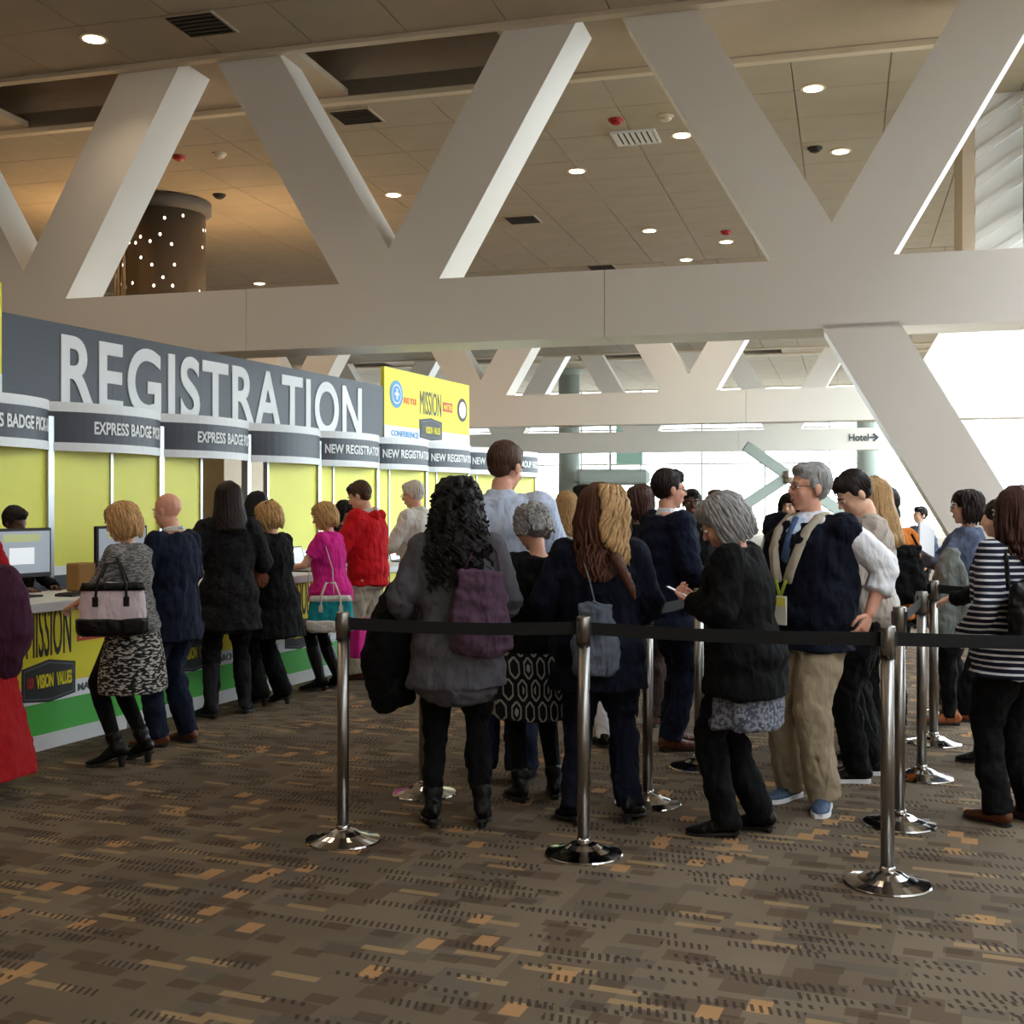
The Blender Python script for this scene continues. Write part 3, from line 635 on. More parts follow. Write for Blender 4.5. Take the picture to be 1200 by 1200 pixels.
def shoe(P, name, m, foot, yaw, kind, sole_m='black_print', heel=0.0, shaft=None):
    """foot: ground point below the ankle; kind: shoe, boot, sneaker, flat"""
    c, s_ = math.cos(yaw), math.sin(yaw)
    def W(x, y, z): return Vector((foot[0]+c*x-s_*y, foot[1]+s_*x+c*y, foot[2]+z))
    up = MB(); h = heel
    sec = [(-.062,.026,.030,h+.035),(-.05,.033,.045,h+.045),(-.01,.035,.052,h+.052),(.04,.036,.042,h*.75+.042),(.09,.043,.031,h*.35+.030),(.14,.044,.025,h*.05+.024),(.175,.036,.020,.020),(.198,.020,.014,.017)]
    up.loft([W(0,y,z+.004) for y, rx, rz, z in sec], [(rx, rz) for y, rx, rz, z in sec], xa=(c, s_, 0), n=14, e=2.4)
    if kind in ('boot', 'ankle_boot', 'high_boot'):
        hh = {'boot': .26, 'ankle_boot': .15, 'high_boot': .37}[kind]
        An, Kn = shaft; dv = (Kn-An).normalized(); up.loft([W(0,-.015,h+.05), An+dv*.03, An+dv*(hh*.75-.08), An+dv*(hh-.08)], [.044, .046, .052+(hh>.3)*.012, .055+(hh>.3)*.010], xa=(c, s_, 0), n=14)
    else: up.loft([W(0,-.018,h+.055), W(0,-.02,h+.088)], [.040, .041], xa=(c, s_, 0), n=14)
    o = skinned(up.build(name, m, P['root'], True, P['s']), .008, 2, 0)
    so = MB(); th = .022 if kind == 'sneaker' else .012
    pr = [(-.068,.022),(-.05,.036),(0,.037),(.05,.038),(.09,.046),(.14,.047),(.18,.038),(.205,.018)]
    out = [(r_, y) for y, r_ in pr]+[(-r_, y) for y, r_ in reversed(pr)]
    def zb(y): return h*max(0, min(1, (.12-y)/.17))
    top = [W(x, y, zb(y)+th) for x, y in out]; bot = [W(x, y, zb(y)) for x, y in out]; n = len(out)
    so.add(top+bot, [tuple(range(n)), tuple(range(2*n-1, n-1, -1))]+[(i, i+n, (i+1)%n+n, (i+1)%n) for i in range(n)])
    if h > .01: so.loft([W(0,-.040,.0), W(0,-.035,h+.012)], [(.018,.018),(.028,.028)], xa=(c,s_,0), n=12, round_=False)
    elif kind not in ('sneaker',): so.loft([W(0,-.035,.0), W(0,-.035,.02)], [(.034,.034)]*2, xa=(c,s_,0), n=12, round_=False)
    so.build('sole', sole_m, o, False, P['s'])
def locks(hm, n, zend, z0=.10, r=.010, wav=.012, a0=R(-150), a1=R(150), rad=(.086,.104), cy=-.015, seed=1, spread=0.0, jit=.01, tuck=.12):
    """hanging strands that run over the skull and down; angle 0 = back of the head"""
    rn = random.Random(seed)
    for i in range(n):
        a = a0+(a1-a0)*(i+rn.random()*.6)/n; dx, dy = math.sin(a), -math.cos(a); ze = zend+rn.uniform(-.02,.03); pts = []; rr = []
        N = 7+int((z0-zend)*14); ph = rn.random()*6
        for k in range(N):
            t = k/(N-1); z = z0-(z0-ze)*t
            u_ = (.03-z)/(.03-zend) if z < .03 else 0; q = math.sqrt(max(.06, 1-max(0, (z-.03)/.10)**2)) if z > .03 else 1+spread*u_*(1-u_)-tuck*u_*u_
            wv = wav*math.sin(ph+t*9+i); j = rn.uniform(-jit,jit)
            pts.append((dx*(rad[0]*q+wv+j*.4), cy+dy*(rad[1]*q+wv+j*.4), z)); rr.append(r*(1 if .1 < t < .8 else .55))
        hm.append((pts, rr))
def person(name_label, px, fy, hy, face, sex='m', skin='skin_light', hair=('short','hair_brown'), top=None, bottom=None, shoes=None,
           arms=(None, None), lean=0, head=(0,0), bulk=1.0, stance=None, curls=(.5,.5), glasses=False, group=None, ground=None, hands=None, detail=1, acc=(), H=None, twist=0, hscale=1.0, belly=0, shrink=0):
    """arms: wrist targets (right, left) in reference metres; +y is where the person faces"""
    bulk *= 1.06; hscale *= 1.05
    g = ground if ground is not None else G(px, fy)
    if H is None: H = (fy-hy)/(fy-YH)*HC
    H -= shrink
    s = H/1.755; root = empty('person', g, R(face)); Pp = {'root': root, 's': s}
    tag(root, name_label, 'person', group)
    prof = MALE if sex == 'm' else FEM; shx = .178 if sex == 'm' else .155; HZ = .92
    ML = Matrix.Translation((0,0,HZ)) @ Matrix.Rotation(R(twist), 4, 'Z') @ Matrix.Rotation(-R(lean), 4, 'X')
    T_ = lambda p: ML @ Vector(p)
    X3 = (ML.to_3x3() @ Vector((1,0,0)))
    st = stance or [(.10, .0, -8), (-.10, .0, 8)]
    hl = (shoes or {}).get('heel', 0)
    body = MB(); fing = MB()
    bk = lambda z: bulk*(1+belly*math.exp(-((z-.1)/.14)**2))
    def torso(mb, z0, z1, g_, flare=0, gy=None, step=.05, rd=True, sc=1.0):
        n = max(3, int((z1-z0)/step)+1); pts = []; rr = []
        for i in range(n+1):
            z = z0+(z1-z0)*i/n; rx, ry, yo = ring_at(prof, z); f = flare*max(0, .12-z); b_ = bk(z) if z < .44 else 1+(bulk-1)*.5
            pts.append(T_((0, yo, z)) if z > 0 else Vector((0, yo, z+HZ))); w0 = rx if z > -.1 else .165
            w1 = ry if z > -.1 else .125
            rr.append((w0*b_+g_+f, w1*b_+(gy if gy is not None else g_)+f*.8))
        mb.loft(pts, rr, xa=X3, n=20, e=2.15, round_=rd)
    torso(body, -.05, .55, -.020, rd=True)
    # head
    hp, hyw = (list(head)+[0])[:2]; NK = T_((0,-.012,.58))
    HM = Matrix.Translation(NK) @ Matrix.Rotation(R(twist), 4, 'Z') @ Matrix.Rotation(R(hyw), 4, 'Z') @ Matrix.Rotation(-R(lean*.4+hp), 4, 'X') @ Matrix.Translation((0,.014,.110)) @ Matrix.Scale(hscale, 4)
    h_ = lambda p: HM @ Vector(p); HR = HM.to_3x3()
    body.loft([T_((0,-.02,.50)), T_((0,-.012,.57)), h_((0,-.012,-.075))], [(.062,.058),(.054,.054),(.054,.056)] if sex == 'm' else [(.05,.048),(.045,.046),(.046,.05)], xa=X3, n=14)
    fw = 1.0 if sex == 'm' else .94
    body.ell(h_((0,-.012,.030)), (.075*fw,.093,.083), HR); body.ell(h_((0,.024,-.03)), (.060*fw,.066,.082), HR)
    body.ell(h_((0,.058,-.093)), (.024,.022,.019), HR, 8, 6); body.ell(h_((0,.074,.018)), (.048*fw,.016,.011), HR, 10, 6)
    for q in (-1, 1): body.ell(h_((q*.034,.058,-.03)), (.022,.024,.022), HR, 8, 6)
    body.ell(h_((0,.010,-.070)), (.053*fw,.058,.032), HR)
    body.loft([h_((0,.084,.010)), h_((0,.101,-.014)), h_((0,.104,-.026))], [(.008,.007),(.012,.010),(.015,.010)], xa=HR@Vector((1,0,0)), n=8)
    body.ell(h_((0,.083,-.056)), (.022,.011,.006), HR, 8, 5); body.ell(h_((0,.081,-.067)), (.019,.011,.006), HR, 8, 5)
    for q in (-1, 1):
        fing.ell(h_((q*.077*fw,-.008,-.008)), (.010,.019,.030), HR, 8, 6); fing.ell(h_((q*.074*fw,-.004,-.030)), (.007,.009,.010), HR, 6, 5)
    # arms
    wr = []; el = []
    for i, q in enumerate((1, -1)):
        S = T_((q*shx*(1+(bulk-1)*.5), -.01, .475)); tgt = arms[i]
        if tgt is None: tgt = (q*(shx+.09), .03, .90)
        pole = (q*.5, -1, -.1) if tgt[2] < 1.0 else (q*.9, -.7, -.9)
        E, W_ = ik(S, tgt, .29, .255, pole); el.append(E); wr.append(W_)
        r0 = .046*bulk if sex == 'm' else .038*bulk
        body.loft([S, S.lerp(E, .5), E], [r0, r0*.92, r0*.74], n=12); body.loft([E, E.lerp(W_, .35), W_], [r0*.74, r0*.76, r0*.50], n=12)
        hd = hands[i] if hands and hands[i] else {}
        d = Vector(hd.get('d', (W_-E).normalized() if True else None)); pn = hd.get('pn', (-q, 0.0, 0) if tgt[2] < 1.0 else (-q*.4, 0, -1))
        hand(body, fing, W_, d, pn, hd.get('side', q), curls[i], hs=(1.0 if sex == 'm' else .92))
    # legs
    kn = []; an = []
    for i, (fx, fyy, fr) in enumerate(st):
        q = 1 if i == 0 else -1; Hj = Vector((q*.088, 0, HZ-.02)); A = Vector((fx, fyy, .085+hl)); K, A2 = ik(Hj, A, .42, .42, (0,1,0)); kn.append(K); an.append(A2)
        L = [.084*bulk, .047, .043, .032]
        body.loft([Hj, Hj.lerp(K, .5), K], [L[0], L[0]*.84, L[1]], n=14); body.loft([K, K.lerp(A2, .3), K.lerp(A2, .7), A2], [L[1], L[2]*1.02, L[2]*.85, L[3]], n=12)
        body.ell((fx, fyy+.02, .05+hl), (.024,.05,.026))
    fing_data = ([Vector(v)*s for v in fing.v], fing.f)
    skinned(body.build('body', skin, root, True, s), .0085 if detail else .012, 2, extra=fing_data)
    # eyes, brows, lips
    if detail:
        for q in (-1, 1):
            ey = MB().ell(h_((q*.031,.0775,.004)), (.0125,.009,.0075), HR, 8, 6).build('eye', 'eye_white', root, True, s)
            MB().ell(h_((q*.031,.0850,.003)), (.0058,.003,.0058), HR, 8, 6).build('iris', 'eye_dark', ey, True, s)
            MB().loft([h_((q*.014,.092,.022)), h_((q*.032,.090,.026)), h_((q*.050,.076,.021))], [.003,.0042,.0025], n=6).build('eyebrow', hair[1], root, True, s)
        e = MB(); e.ell(h_((0,.0885,-.0565)), (.021,.006,.0045), HR, 8, 5); e.ell(h_((0,.0865,-.0655)), (.017,.006,.005), HR, 8, 5); e.build('lips', 'lip_rose', root, True, s)
    # hair
    hs_, hm = hair[0], hair[1]; hmb = MB(); L = []; vox = .009; disp = .006; dsz = .02
    if hs_ in ('short', 'grey_short', 'crop'):
        hmb.ell(h_((0,-.022,.048)), (.083*fw,.098,.082), HR); hmb.ell(h_((0,-.052,-.008)), (.067,.050,.056), HR); hmb.ell(h_((0,.038,.085)), (.058,.048,.034), HR)
        for q in (-1,1): hmb.ell(h_((q*.070*fw,-.002,.022)), (.014,.034,.036), HR)
        locks(L, 34, -.035, .124, .008, .001, a0=R(-95), a1=R(95), rad=(.077,.094), cy=-.020, seed=int(px), jit=.004, tuck=.30)
        locks(L, 10, .055, .122, .008, .002, a0=R(120), a1=R(240), rad=(.066,.088), cy=-.004, seed=int(px)+5, jit=.006)
    elif hs_ == 'bald':
        pass
    elif hs_ == 'curly_short':
        rn = random.Random(px)
        for k in range(120):
            a = rn.uniform(-2.2, 2.2); z = rn.uniform(-.045, .125); q = math.sqrt(max(.03, 1-((z-.03)/.11)**2)) if z > .03 else 1.0
            hmb.ell(h_((math.sin(a)*.088*q, -.018-math.cos(a)*.104*q, z)), rn.uniform(.014,.024), nu=7, nv=5)
        for k in range(26): a = rn.uniform(2.3, 4.0); hmb.ell(h_((math.sin(a)*.066, -.0-math.cos(a)*.078, rn.uniform(.06,.10))), rn.uniform(.014,.02), nu=7, nv=5)
        for k in range(110):
            a = rn.uniform(-2.2, 2.2); z = rn.uniform(-.05, .12); q = math.sqrt(max(.03, 1-((z-.03)/.11)**2)) if z > .03 else 1.0; c = Vector((math.sin(a)*.094*q, -.018-math.cos(a)*.110*q, z)); ph = rn.random()*6; pts = []
            for j in range(7): b_ = ph+j*.8; pts.append(h_(c+Vector((math.cos(a)*math.cos(b_), math.sin(a)*math.cos(b_), 0))*.017+Vector((math.sin(a)*.006*q, -math.cos(a)*.006*q, math.sin(b_)*.017))))
            L.append((pts, [.0065]*5+[.005,.003], 'w'))
        hmb.ell(h_((0,-.025,.045)), (.088,.1,.088), HR); hmb.ell(h_((0,-.05,-.02)), (.072,.058,.055), HR); disp = .012; dsz = .015; vox = .007
    elif hs_ == 'bob':
        hmb.ell(h_((0,-.022,.045)), (.090,.104,.088), HR); hmb.ell(h_((0,-.045,-.04)), (.088,.072,.075), HR)
        for q in (-1,1): hmb.ell(h_((q*.076,-.005,-.03)), (.020,.042,.085), HR)
        hmb.ell(h_((0,.045,.08)), (.06,.045,.038), HR)
        locks(L, 60, -.108, .128, .011, .006, a0=R(-118), a1=R(118), rad=(.091,.108), seed=int(px), spread=.22, tuck=.16)
        locks(L, 9, .045, .126, .009, .003, a0=R(125), a1=R(235), rad=(.07,.094), cy=-.0, seed=int(px)+5, jit=.006)
    elif hs_ in ('long', 'wavy'):
        ln = hair[2] if len(hair) > 2 else .30
        hmb.ell(h_((0,-.020,.042)), (.088,.104,.088), HR); hmb.ell(h_((0,-.045,-.05)), (.088,.068,.075), HR)
        for q in (-1,1): hmb.ell(h_((q*.074,-.01,-.04)), (.022,.045,.09), HR)
        hmb.loft([h_((0,-.055,.0)), h_((0,-.07,-.12)), T_((0,-.135,.50-ln*.35)), T_((0,-.15,.56-ln))], [(.085,.06),(.095,.05),(.11,.035),(.075,.022)], xa=X3, n=14)
        rn = random.Random(int(px)); disp = .010; wv = .018 if hs_ == 'wavy' else .004
        for i in range(54):
            a = R(-112+224*(i+rn.random()*.7)/54); dx, dy = math.sin(a), -math.cos(a); pts = []; rr = []; ph = rn.random()*6; zz_ = -ln+rn.uniform(-.03,.06)
            for k in range(4): t = k/3; z = .128-.10*t; q = math.sqrt(max(.05, 1-((z-.03)/.102)**2)) if z > .03 else 1; pts.append(h_((dx*.092*q, -.018+dy*.108*q, z))); rr.append(.009)
            for k in range(1, 9):
                t = k/8; z = .54+(.0-ln)*t+.06*(1-t)
                w2 = wv*math.sin(ph+t*11); x = dx*(.098+.02*math.sin(t*3)); back = -.02+dy*.10 if t < .15 else min(-.02+dy*.10, -.02-.125*abs(math.cos(a))-.05)*1.0
                if t < .2: pts.append(h_((dx*.094+w2, -.018+dy*.108, .02-.13*t/.2*.8))); rr.append(.011)
                else: pts.append(T_((x*(1.05-.15*t)+w2, -.03+dy*(.112+.02*t)-.03*t+w2*.5, .60-ln*(t-.2)/.8*1.02-.03))); rr.append(.0115*(1.15-.6*t))
            L.append((pts, rr, 'w'))
    elif hs_ == 'big_curly':
        rn = random.Random(3)
        for k in range(420):
            z = rn.uniform(-.36, .135); a = rn.uniform(-2.2, 2.2); wd_ = .110*math.sqrt(max(.04, 1-((z-.01)/.14)**2)) if z > .01 else .110+.045*min(1, (.01-z)/.22)
            if z < -.24: wd_ *= 1-.30*((-.24-z)/.16)
            b_ = min(wd_, .125); p = (math.sin(a)*wd_, -.03-math.cos(a)*b_ if math.cos(a) > -.3 or z > -.05 else -.03, z)
            c = h_(p); r_ = rn.uniform(.013,.024); hmb.ell(c, r_, nu=6, nv=4)
            if k % 2 == 0:
                pts = [h_((p[0]*1.06+.016*math.cos(q*1.9+k), p[1]*1.04+.016*math.sin(q*1.9+k), z-.014*q)) for q in range(7)]; L.append((pts, [.007]*5+[.006,.004], 'w'))
        hmb.ell(h_((0,-.02,.04)), (.1,.11,.09), HR); hmb.ell(h_((0,-.05,-.10)), (.115,.085,.14), HR); hmb.ell(h_((0,-.085,-.23)), (.125,.065,.12), HR)
        disp = .014; dsz = .02; vox = .009
    elif hs_ == 'bun_scarf':
        hmb.ell(h_((0,-.020,.035)), (.092,.108,.098), HR); hmb.ell(h_((0,-.03,-.06)), (.088,.085,.08), HR)
    ho = hmb.v and hmb.build('headscarf' if hs_ == 'bun_scarf' else 'hair', hm, root, True, s)
    lm = MB()
    for it in L:
        pts = [Vector(p) for p in it[0]] if len(it) > 2 else [h_(p) for p in it[0]]; lm.loft(pts, it[1], n=5, round_=False)
    if ho: skinned(ho, vox, 2, disp, dsz, extra=([Vector(v)*s for v in lm.v], lm.f) if L else None)
    # clothing
    gd = .0115 if detail else .015
    if bottom:
        bt, bm_ = bottom['type'], bottom['mat']; g_ = bottom.get('g', .0)
        mb = MB()
        if bt == 'skirt':
            hz = bottom['hem']; n = 6; pts = []; rr = []
            for i in range(n+1):
                z = hz+(HZ+.10-hz)*i/n; t = 1-i/n; pts.append((0, -.005, z)); rx, ry, _ = ring_at(prof, max(-.0, z-HZ)) ; fl_ = bottom.get('flare', .03)*t
                k2 = .016 if z < HZ-.08 else .002; rr.append((rx*bulk+k2+fl_, ry*bulk+k2+fl_*1.2))
            mb.loft(pts, rr, n=22, round_=False)
            skinned(mb.build('skirt', bm_, root, True, s), gd, 3, .016, .09)
            if bottom.get('tights'):
                mb = MB()
                for i in (0, 1): mb.loft([Vector((((1,-1)[i])*.088,0,HZ-.04)), kn[i], kn[i].lerp(an[i], .3), kn[i].lerp(an[i], .7), an[i]], [.095*bulk,.062,.060,.049,.042], n=12)
                skinned(mb.build('tights', bottom['tights'], root, True, s), .010, 2)
        else:
            k_, a_ = {'trousers': (.080,.072), 'slim': (.070,.052), 'baggy': (.092,.086), 'wide': (.083,.085)}[bt]; cut = bottom.get('cut', 1.0)
            torso(mb, -.13, .08, .012, rd=False)
            for i in (0, 1):
                Hj = Vector(((1,-1)[i]*.086, 0, HZ-.03)); E = kn[i].lerp(an[i], cut) if cut < 1 else an[i]-Vector((0,0,.03+hl*.5)); tk = max(.1*bulk, k_+.012)
                mb.loft([Hj, Hj.lerp(kn[i], .5), kn[i], kn[i].lerp(E, .5), E], [tk, (tk*.93+k_*.3)/1.25, k_, (k_+a_)/2, a_], n=14, round_=False)
            skinned(mb.build('trousers', bm_, root, True, s), gd, 3, bottom.get('fold', .04), .085)
    if top:
        for li, tp in enumerate(top if isinstance(top, list) else [top]):
            mb = MB(); gg = tp.get('g', .014)+.006; hz = tp['hem']; ntop = tp.get('neck', .535)
            torso(mb, hz, ntop, gg, flare=tp.get('flare', 0), rd=False)
            sl_ = tp.get('sleeve', 'long')
            for i in (0, 1):
                S = T_(((1,-1)[i]*shx*(1+(bulk-1)*.5), -.01, .472)); E, W_ = el[i], wr[i]; r0 = (.056 if sex == 'm' else .047)*bulk+gg*.5+tp.get('sw', 0)
                mb.ell(S, (r0*1.08,)*3)
                mb.loft([T_(((1,-1)[i]*.07, -.015, .50)), S+Vector((0,0,.008))], [(.052,.045),(r0,r0*.95)], xa=(0,1,0), n=12)
                if sl_ == 'none': continue
                if sl_ == 'short': mb.loft([S, S.lerp(E, .62)], [r0, r0*.98], n=12, round_=False); continue
                if sl_ == 'elbow': mb.loft([S, S.lerp(E, .5), E, E.lerp(W_, .15)], [r0, r0, r0*.95, r0], n=12, round_=False); continue
                f = {'long': .99, 'roll': .55, 'cuff': .9}[sl_]; mb.loft([S, S.lerp(E, .5), E], [r0, r0*.93, r0*.84], n=12); We = E.lerp(W_, f)
                mb.loft([E, E.lerp(We, .5), We], [r0*.84, r0*.80, r0*(.72 if sl_ == 'long' else .85)], n=12, round_=False)
            if tp.get('collar'):
                mb.loft([T_((0,-.018,.50)), T_((0,-.012,.565))], [(.090,.086),(.072,.072)], xa=X3, n=16, round_=False)
            if tp.get('tail'):       # rounded shirt tail / dress lower edge
                mb.ell((0, -.01, HZ+hz+.02), (ring_at(prof, -.1)[0]*bulk*.95+gg+tp.get('flare',0)*.2+.02, .13*bulk+gg, tp['tail']))
            skinned(mb.build(tp['name'], tp['mat'], root, True, s), gd, 3, tp.get('fold', .04), tp.get('fs', .09))
            if tp.get('shirt'):      # open front: a V of shirt, collar and tie in front of the chest
                by = (bulk-1)*.125+gg-.024; v = MB(); v.loft([T_((0,.085+by,.26)), T_((0,.105+by,.36)), T_((0,.085+by,.45)), T_((0,.045+by*.6,.53))], [(.012,.03),(.035,.035),(.055,.030),(.055,.030)], xa=X3, n=12)
                v.loft([T_((0,-.015,.51)), T_((0,-.008,.572))], [(.072,.066),(.060,.060)], xa=X3, n=16, round_=False)
                skinned(v.build('shirt', tp['shirt'], root, True, s), .009, 1)
                if tp.get('tie'):
                    v = MB(); v.loft([T_((0,.130+by,.24)), T_((0,.147+by,.34)), T_((0,.122+by,.45)), T_((0,.080+by*.6,.535))], [(.004,.004),(.028,.008),(.018,.008),(.016,.014)], xa=X3, n=8); v.build('tie', tp['tie'], root, True, s)
    if shoes:
        for i, (fx, fyy, fr) in enumerate(st): shoe(Pp, shoes.get('name', 'shoe'), shoes['mat'], (fx, fyy, 0), R(-fr if i == 0 else -fr) if False else R(fr), shoes['type'], shoes.get('sole', 'black_print'), hl, (an[i], kn[i]))
    if glasses:
        gm = MB()
        for q in (-1, 1):
            pts = [h_((q*.032+.021*math.cos(a*math.pi/6), .097, .003+.015*math.sin(a*math.pi/6))) for a in range(13)]; gm.loft(pts, [.0018]*13, n=5, round_=False)
            gm.loft([h_((q*.053,.096,.006)), h_((q*.074,.06,.006)), h_((q*.078,-.005,.004))], [.0018]*3, n=5)
        gm.loft([h_((-.011,.099,.006)), h_((.011,.099,.006))], [.0018]*2, n=5); gm.build('glasses', 'plastic_black', root, True, s)
    if 'lanyard' in acc:
        v = MB()
        for q in (-1, 1):
            pts = [T_((q*.02,-.095,.545)), T_((q*.085,-.03,.56)), T_((q*.088,.09,.50)), T_((q*.07,.185,.36)), T_((q*.03,.185*bulk,.22)), T_((.0,.19*bulk,.14))]; v.loft(pts, [(.010,.002)]*6, xa=X3, n=6, round_=False)
        v.build('lanyard', 'lanyard_green', root, True, s); b_ = T_((0,.19*bulk+.014,.08))
        MB().bbox(b_.x-.055, b_.x+.055, b_.y-.004, b_.y+.004, b_.z-.075, b_.z+.07, .003).build('badge', 'badge_white', root, False, s)
        MB().box(b_.x-.048, b_.x+.048, b_.y+.004, b_.y+.006, b_.z+.02, b_.z+.062).build('badge_header', 'lime', root, False, s)
    Pp.update(T=T_, h=h_, wr=wr, el=el, kn=kn, M=Matrix.Translation(g) @ Matrix.Rotation(R(face), 4, 'Z') @ Matrix.Scale(s, 4), face=face, HM=HM)
    return Pp
def child_tube(P, name, m, paths, r, n=8, flat=None):
    mb = MB()
    for p in paths: mb.loft([P['T'](q) for q in p], [flat or r]*len(p), n=n)
    return mb.build(name, m, P['root'], True, P['s'])
def bag(P, lp, size, yaw, label, m, strap=None, strap_m=None, kind='tote', bottom_m=None, cat='bag', tilt=0):
    """a carried bag; lp = centre in the carrier's torso frame, size = (w, depth, h); straps are paths in the same frame"""
    W = P['M'] @ P['T'](lp); o = empty('handbag' if kind != 'backpack' else 'backpack', W, R(P['face']+yaw)); s = P['s']; w_, d_, h_ = [v/2 for v in size]
    mb = MB(); sh = [(w_*.86,d_*.9),(w_*.97,d_),(w_,d_*1.05),(w_*.93,d_*.75),(w_*.88,d_*.45)] if kind == 'tote' else [(w_*.72,d_*.8),(w_*1.0,d_),(w_*1.02,d_*1.05),(w_*.70,d_*.75),(w_*.78,d_*.35)]
    mb.loft([(0,0,-h_), (0,0,-h_*.8), (0,0,-h_*.1), (0,0,h_*.75), (0,0,h_)], sh, n=20, e=2.6, round_=False)
    b = skinned(mb.build('body', m, o, True, s), .010, 2, .05 if not bottom_m else .018, .07); b.rotation_euler.y = R(tilt)
    if bottom_m:
        mb = MB(); mb.loft([(0,0,-h_-.006), (0,0,-h_*.9), (0,0,-h_*.35)], [(w_*.9,d_*.95),(w_*1.0+.016,d_+.016),(w_*1.0+.020,d_*1.05+.018)], n=20, e=3.2, round_=False); q = skinned(mb.build('base', bottom_m, o, True, s), .012, 2, .010, .08); q.rotation_euler.y = R(tilt)
        mb = MB(); mb.loft([(0,0,h_*.72), (0,0,h_*1.02)], [(w_*.98,d_*.85),(w_*.9,d_*.55)], n=20, e=3.2, round_=False); q = mb.build('top_band', bottom_m, o, True, s); q.rotation_euler.y = R(tilt)
    if kind == 'tote' and bottom_m:
        for q in (-1, 1):
            mb = MB(); mb.loft([(-w_*.45, q*d_*.9, h_*.35), (-w_*.42, q*d_*.75, h_*1.0), (-w_*.2, q*d_*.4, h_*1.75), (w_*.2, q*d_*.4, h_*1.75), (w_*.42, q*d_*.75, h_*1.0), (w_*.45, q*d_*.9, h_*.35)], [.009]*6, n=8); mb.build('handle', bottom_m, o, True, s)
            for x in (-w_*.45, w_*.45): MB().bbox(x-.018, x+.018, min(q*d_*1.06, q*d_*.9), max(q*d_*1.06, q*d_*.9), h_*.12, h_*.5, .003).build('handle_tab', bottom_m, o, False, s)
    Mi = (Matrix.Translation(W) @ Matrix.Rotation(R(P['face']+yaw), 4, 'Z')).inverted()
    for path in (strap or []):
        mb = MB(); pts = [Mi @ (P['M'] @ P['T'](q)) for q in path]; mb.loft(pts, [(.012,.004)]*len(pts), xa=(0,1,0), n=6); mb.build('strap', strap_m or m, o, True)
    return tag(o, label, cat)
mat('skin_light', (224,176,150), .5, var=.05, scale=12, spec=.35); mat('skin_pink', (226,166,140), .5, var=.06, scale=12); mat('skin_tan', (184,132,102), .5, var=.05, scale=12); mat('skin_dark', (86,56,42), .45, var=.05, scale=12)
mat('eye_white', (225,220,215), .2); mat('eye_dark', (34,24,20), .2); mat('lip_rose', (178,98,88), .45)
def hairm(n, c, v=.35): mat(n, c, .55, var=v, scale=90, bump=.5, bscale=160, stretch=(1,1,.25), spec=.25)
hairm('hair_black', (22,18,18)); hairm('hair_dark', (34,25,22)); hairm('hair_brown', (78,56,42)); hairm('hair_auburn', (86,52,38), .5); hairm('hair_blonde', (186,146,96), .35); hairm('hair_grey', (150,148,148), .3); hairm('hair_white', (212,206,200), .2); hairm('hair_lightblonde', (180,144,100), .35); hairm('hair_redbrown', (70,42,35), .4)
def cloth(n, c, v=.06, r=.9, b=.35):
    m = mat(n, c, r, var=v, scale=14, bump=b, bscale=220, spec=.2); nt = m.node_tree      # long soft folds under the weave
    tc = nt.nodes.new('ShaderNodeTexCoord'); mp = nt.nodes.new('ShaderNodeMapping'); mp.inputs['Scale'].default_value = (1, 1, .45); mp.inputs['Rotation'].default_value = (.3, .25, 0)
    no = nt.nodes.new('ShaderNodeTexNoise'); no.inputs['Scale'].default_value = 11; no.inputs['Detail'].default_value = 2; no.inputs['Distortion'].default_value = .9
    bp = nt.nodes.new('ShaderNodeBump'); bp.inputs['Strength'].default_value = .85; bp.inputs['Distance'].default_value = .035
    nt.links.new(tc.outputs['Object'], mp.inputs[0]); nt.links.new(mp.outputs[0], no.inputs[0]); nt.links.new(no.outputs[0], bp.inputs['Height'])
    b0 = [x for x in nt.nodes if x.type == 'BUMP' and x != bp][0]; nt.links.new(bp.outputs[0], b0.inputs['Normal'])
for n, c in dict(navy=(18,25,44), black=(9,9,11), charcoal=(28,28,33), grey_cardigan=(84,82,88), light_shirt=(196,208,232), white_shirt=(232,232,236), khaki=(158,142,118), khaki_light=(176,166,150),
        red_jacket=(196,26,34), red_coat=(158,22,28), magenta=(206,38,134), teal=(30,140,150), denim=(38,52,84), dark_denim=(26,32,52), offwhite=(208,204,198), brown_trouser=(60,44,40), beige_knit=(178,166,156),
        mauve=(84,62,80), blue_jacket=(88,98,122), grey_bag=(88,94,106), brown_leather=(96,56,38), orange=(208,120,52), pink_bag=(206,190,196), grey_green=(116,122,118), silver_bag=(112,118,126), white_trouser=(236,236,240), plum=(66,34,54), deep_navy=(13,17,32)).items():
    cloth(n, c)
cloth('leather_black', (18,17,18), .1, .4, .2); cloth('shoe_brown', (92,54,36), .1, .45, .2); cloth('shoe_tan', (140,76,44), .1, .45, .2); cloth('sneaker_blue', (70,88,112), .25, .6, .3)
marl_mat('marl_top', (78,76,76), (128,124,122), (30,30,130), .5); marl_mat('marl_skirt', (24,24,26), (176,170,162), (32,32,95), .54); marl_mat('speckle_black', (14,13,16), (38,35,40), (70,70,70), .58)
marl_mat('lace_grey', (70,74,86), (128,130,140), (60,60,60), .5); hex_mat('hex_skirt', (20,19,21), (150,148,140)); stripe_mat('breton', (24,28,46), (214,214,218), .030, .34)
cloth('blue_tie', (70,92,130)); mat('lanyard_green', (176,196,60), .7); mat('badge_white', (226,226,214), .5)
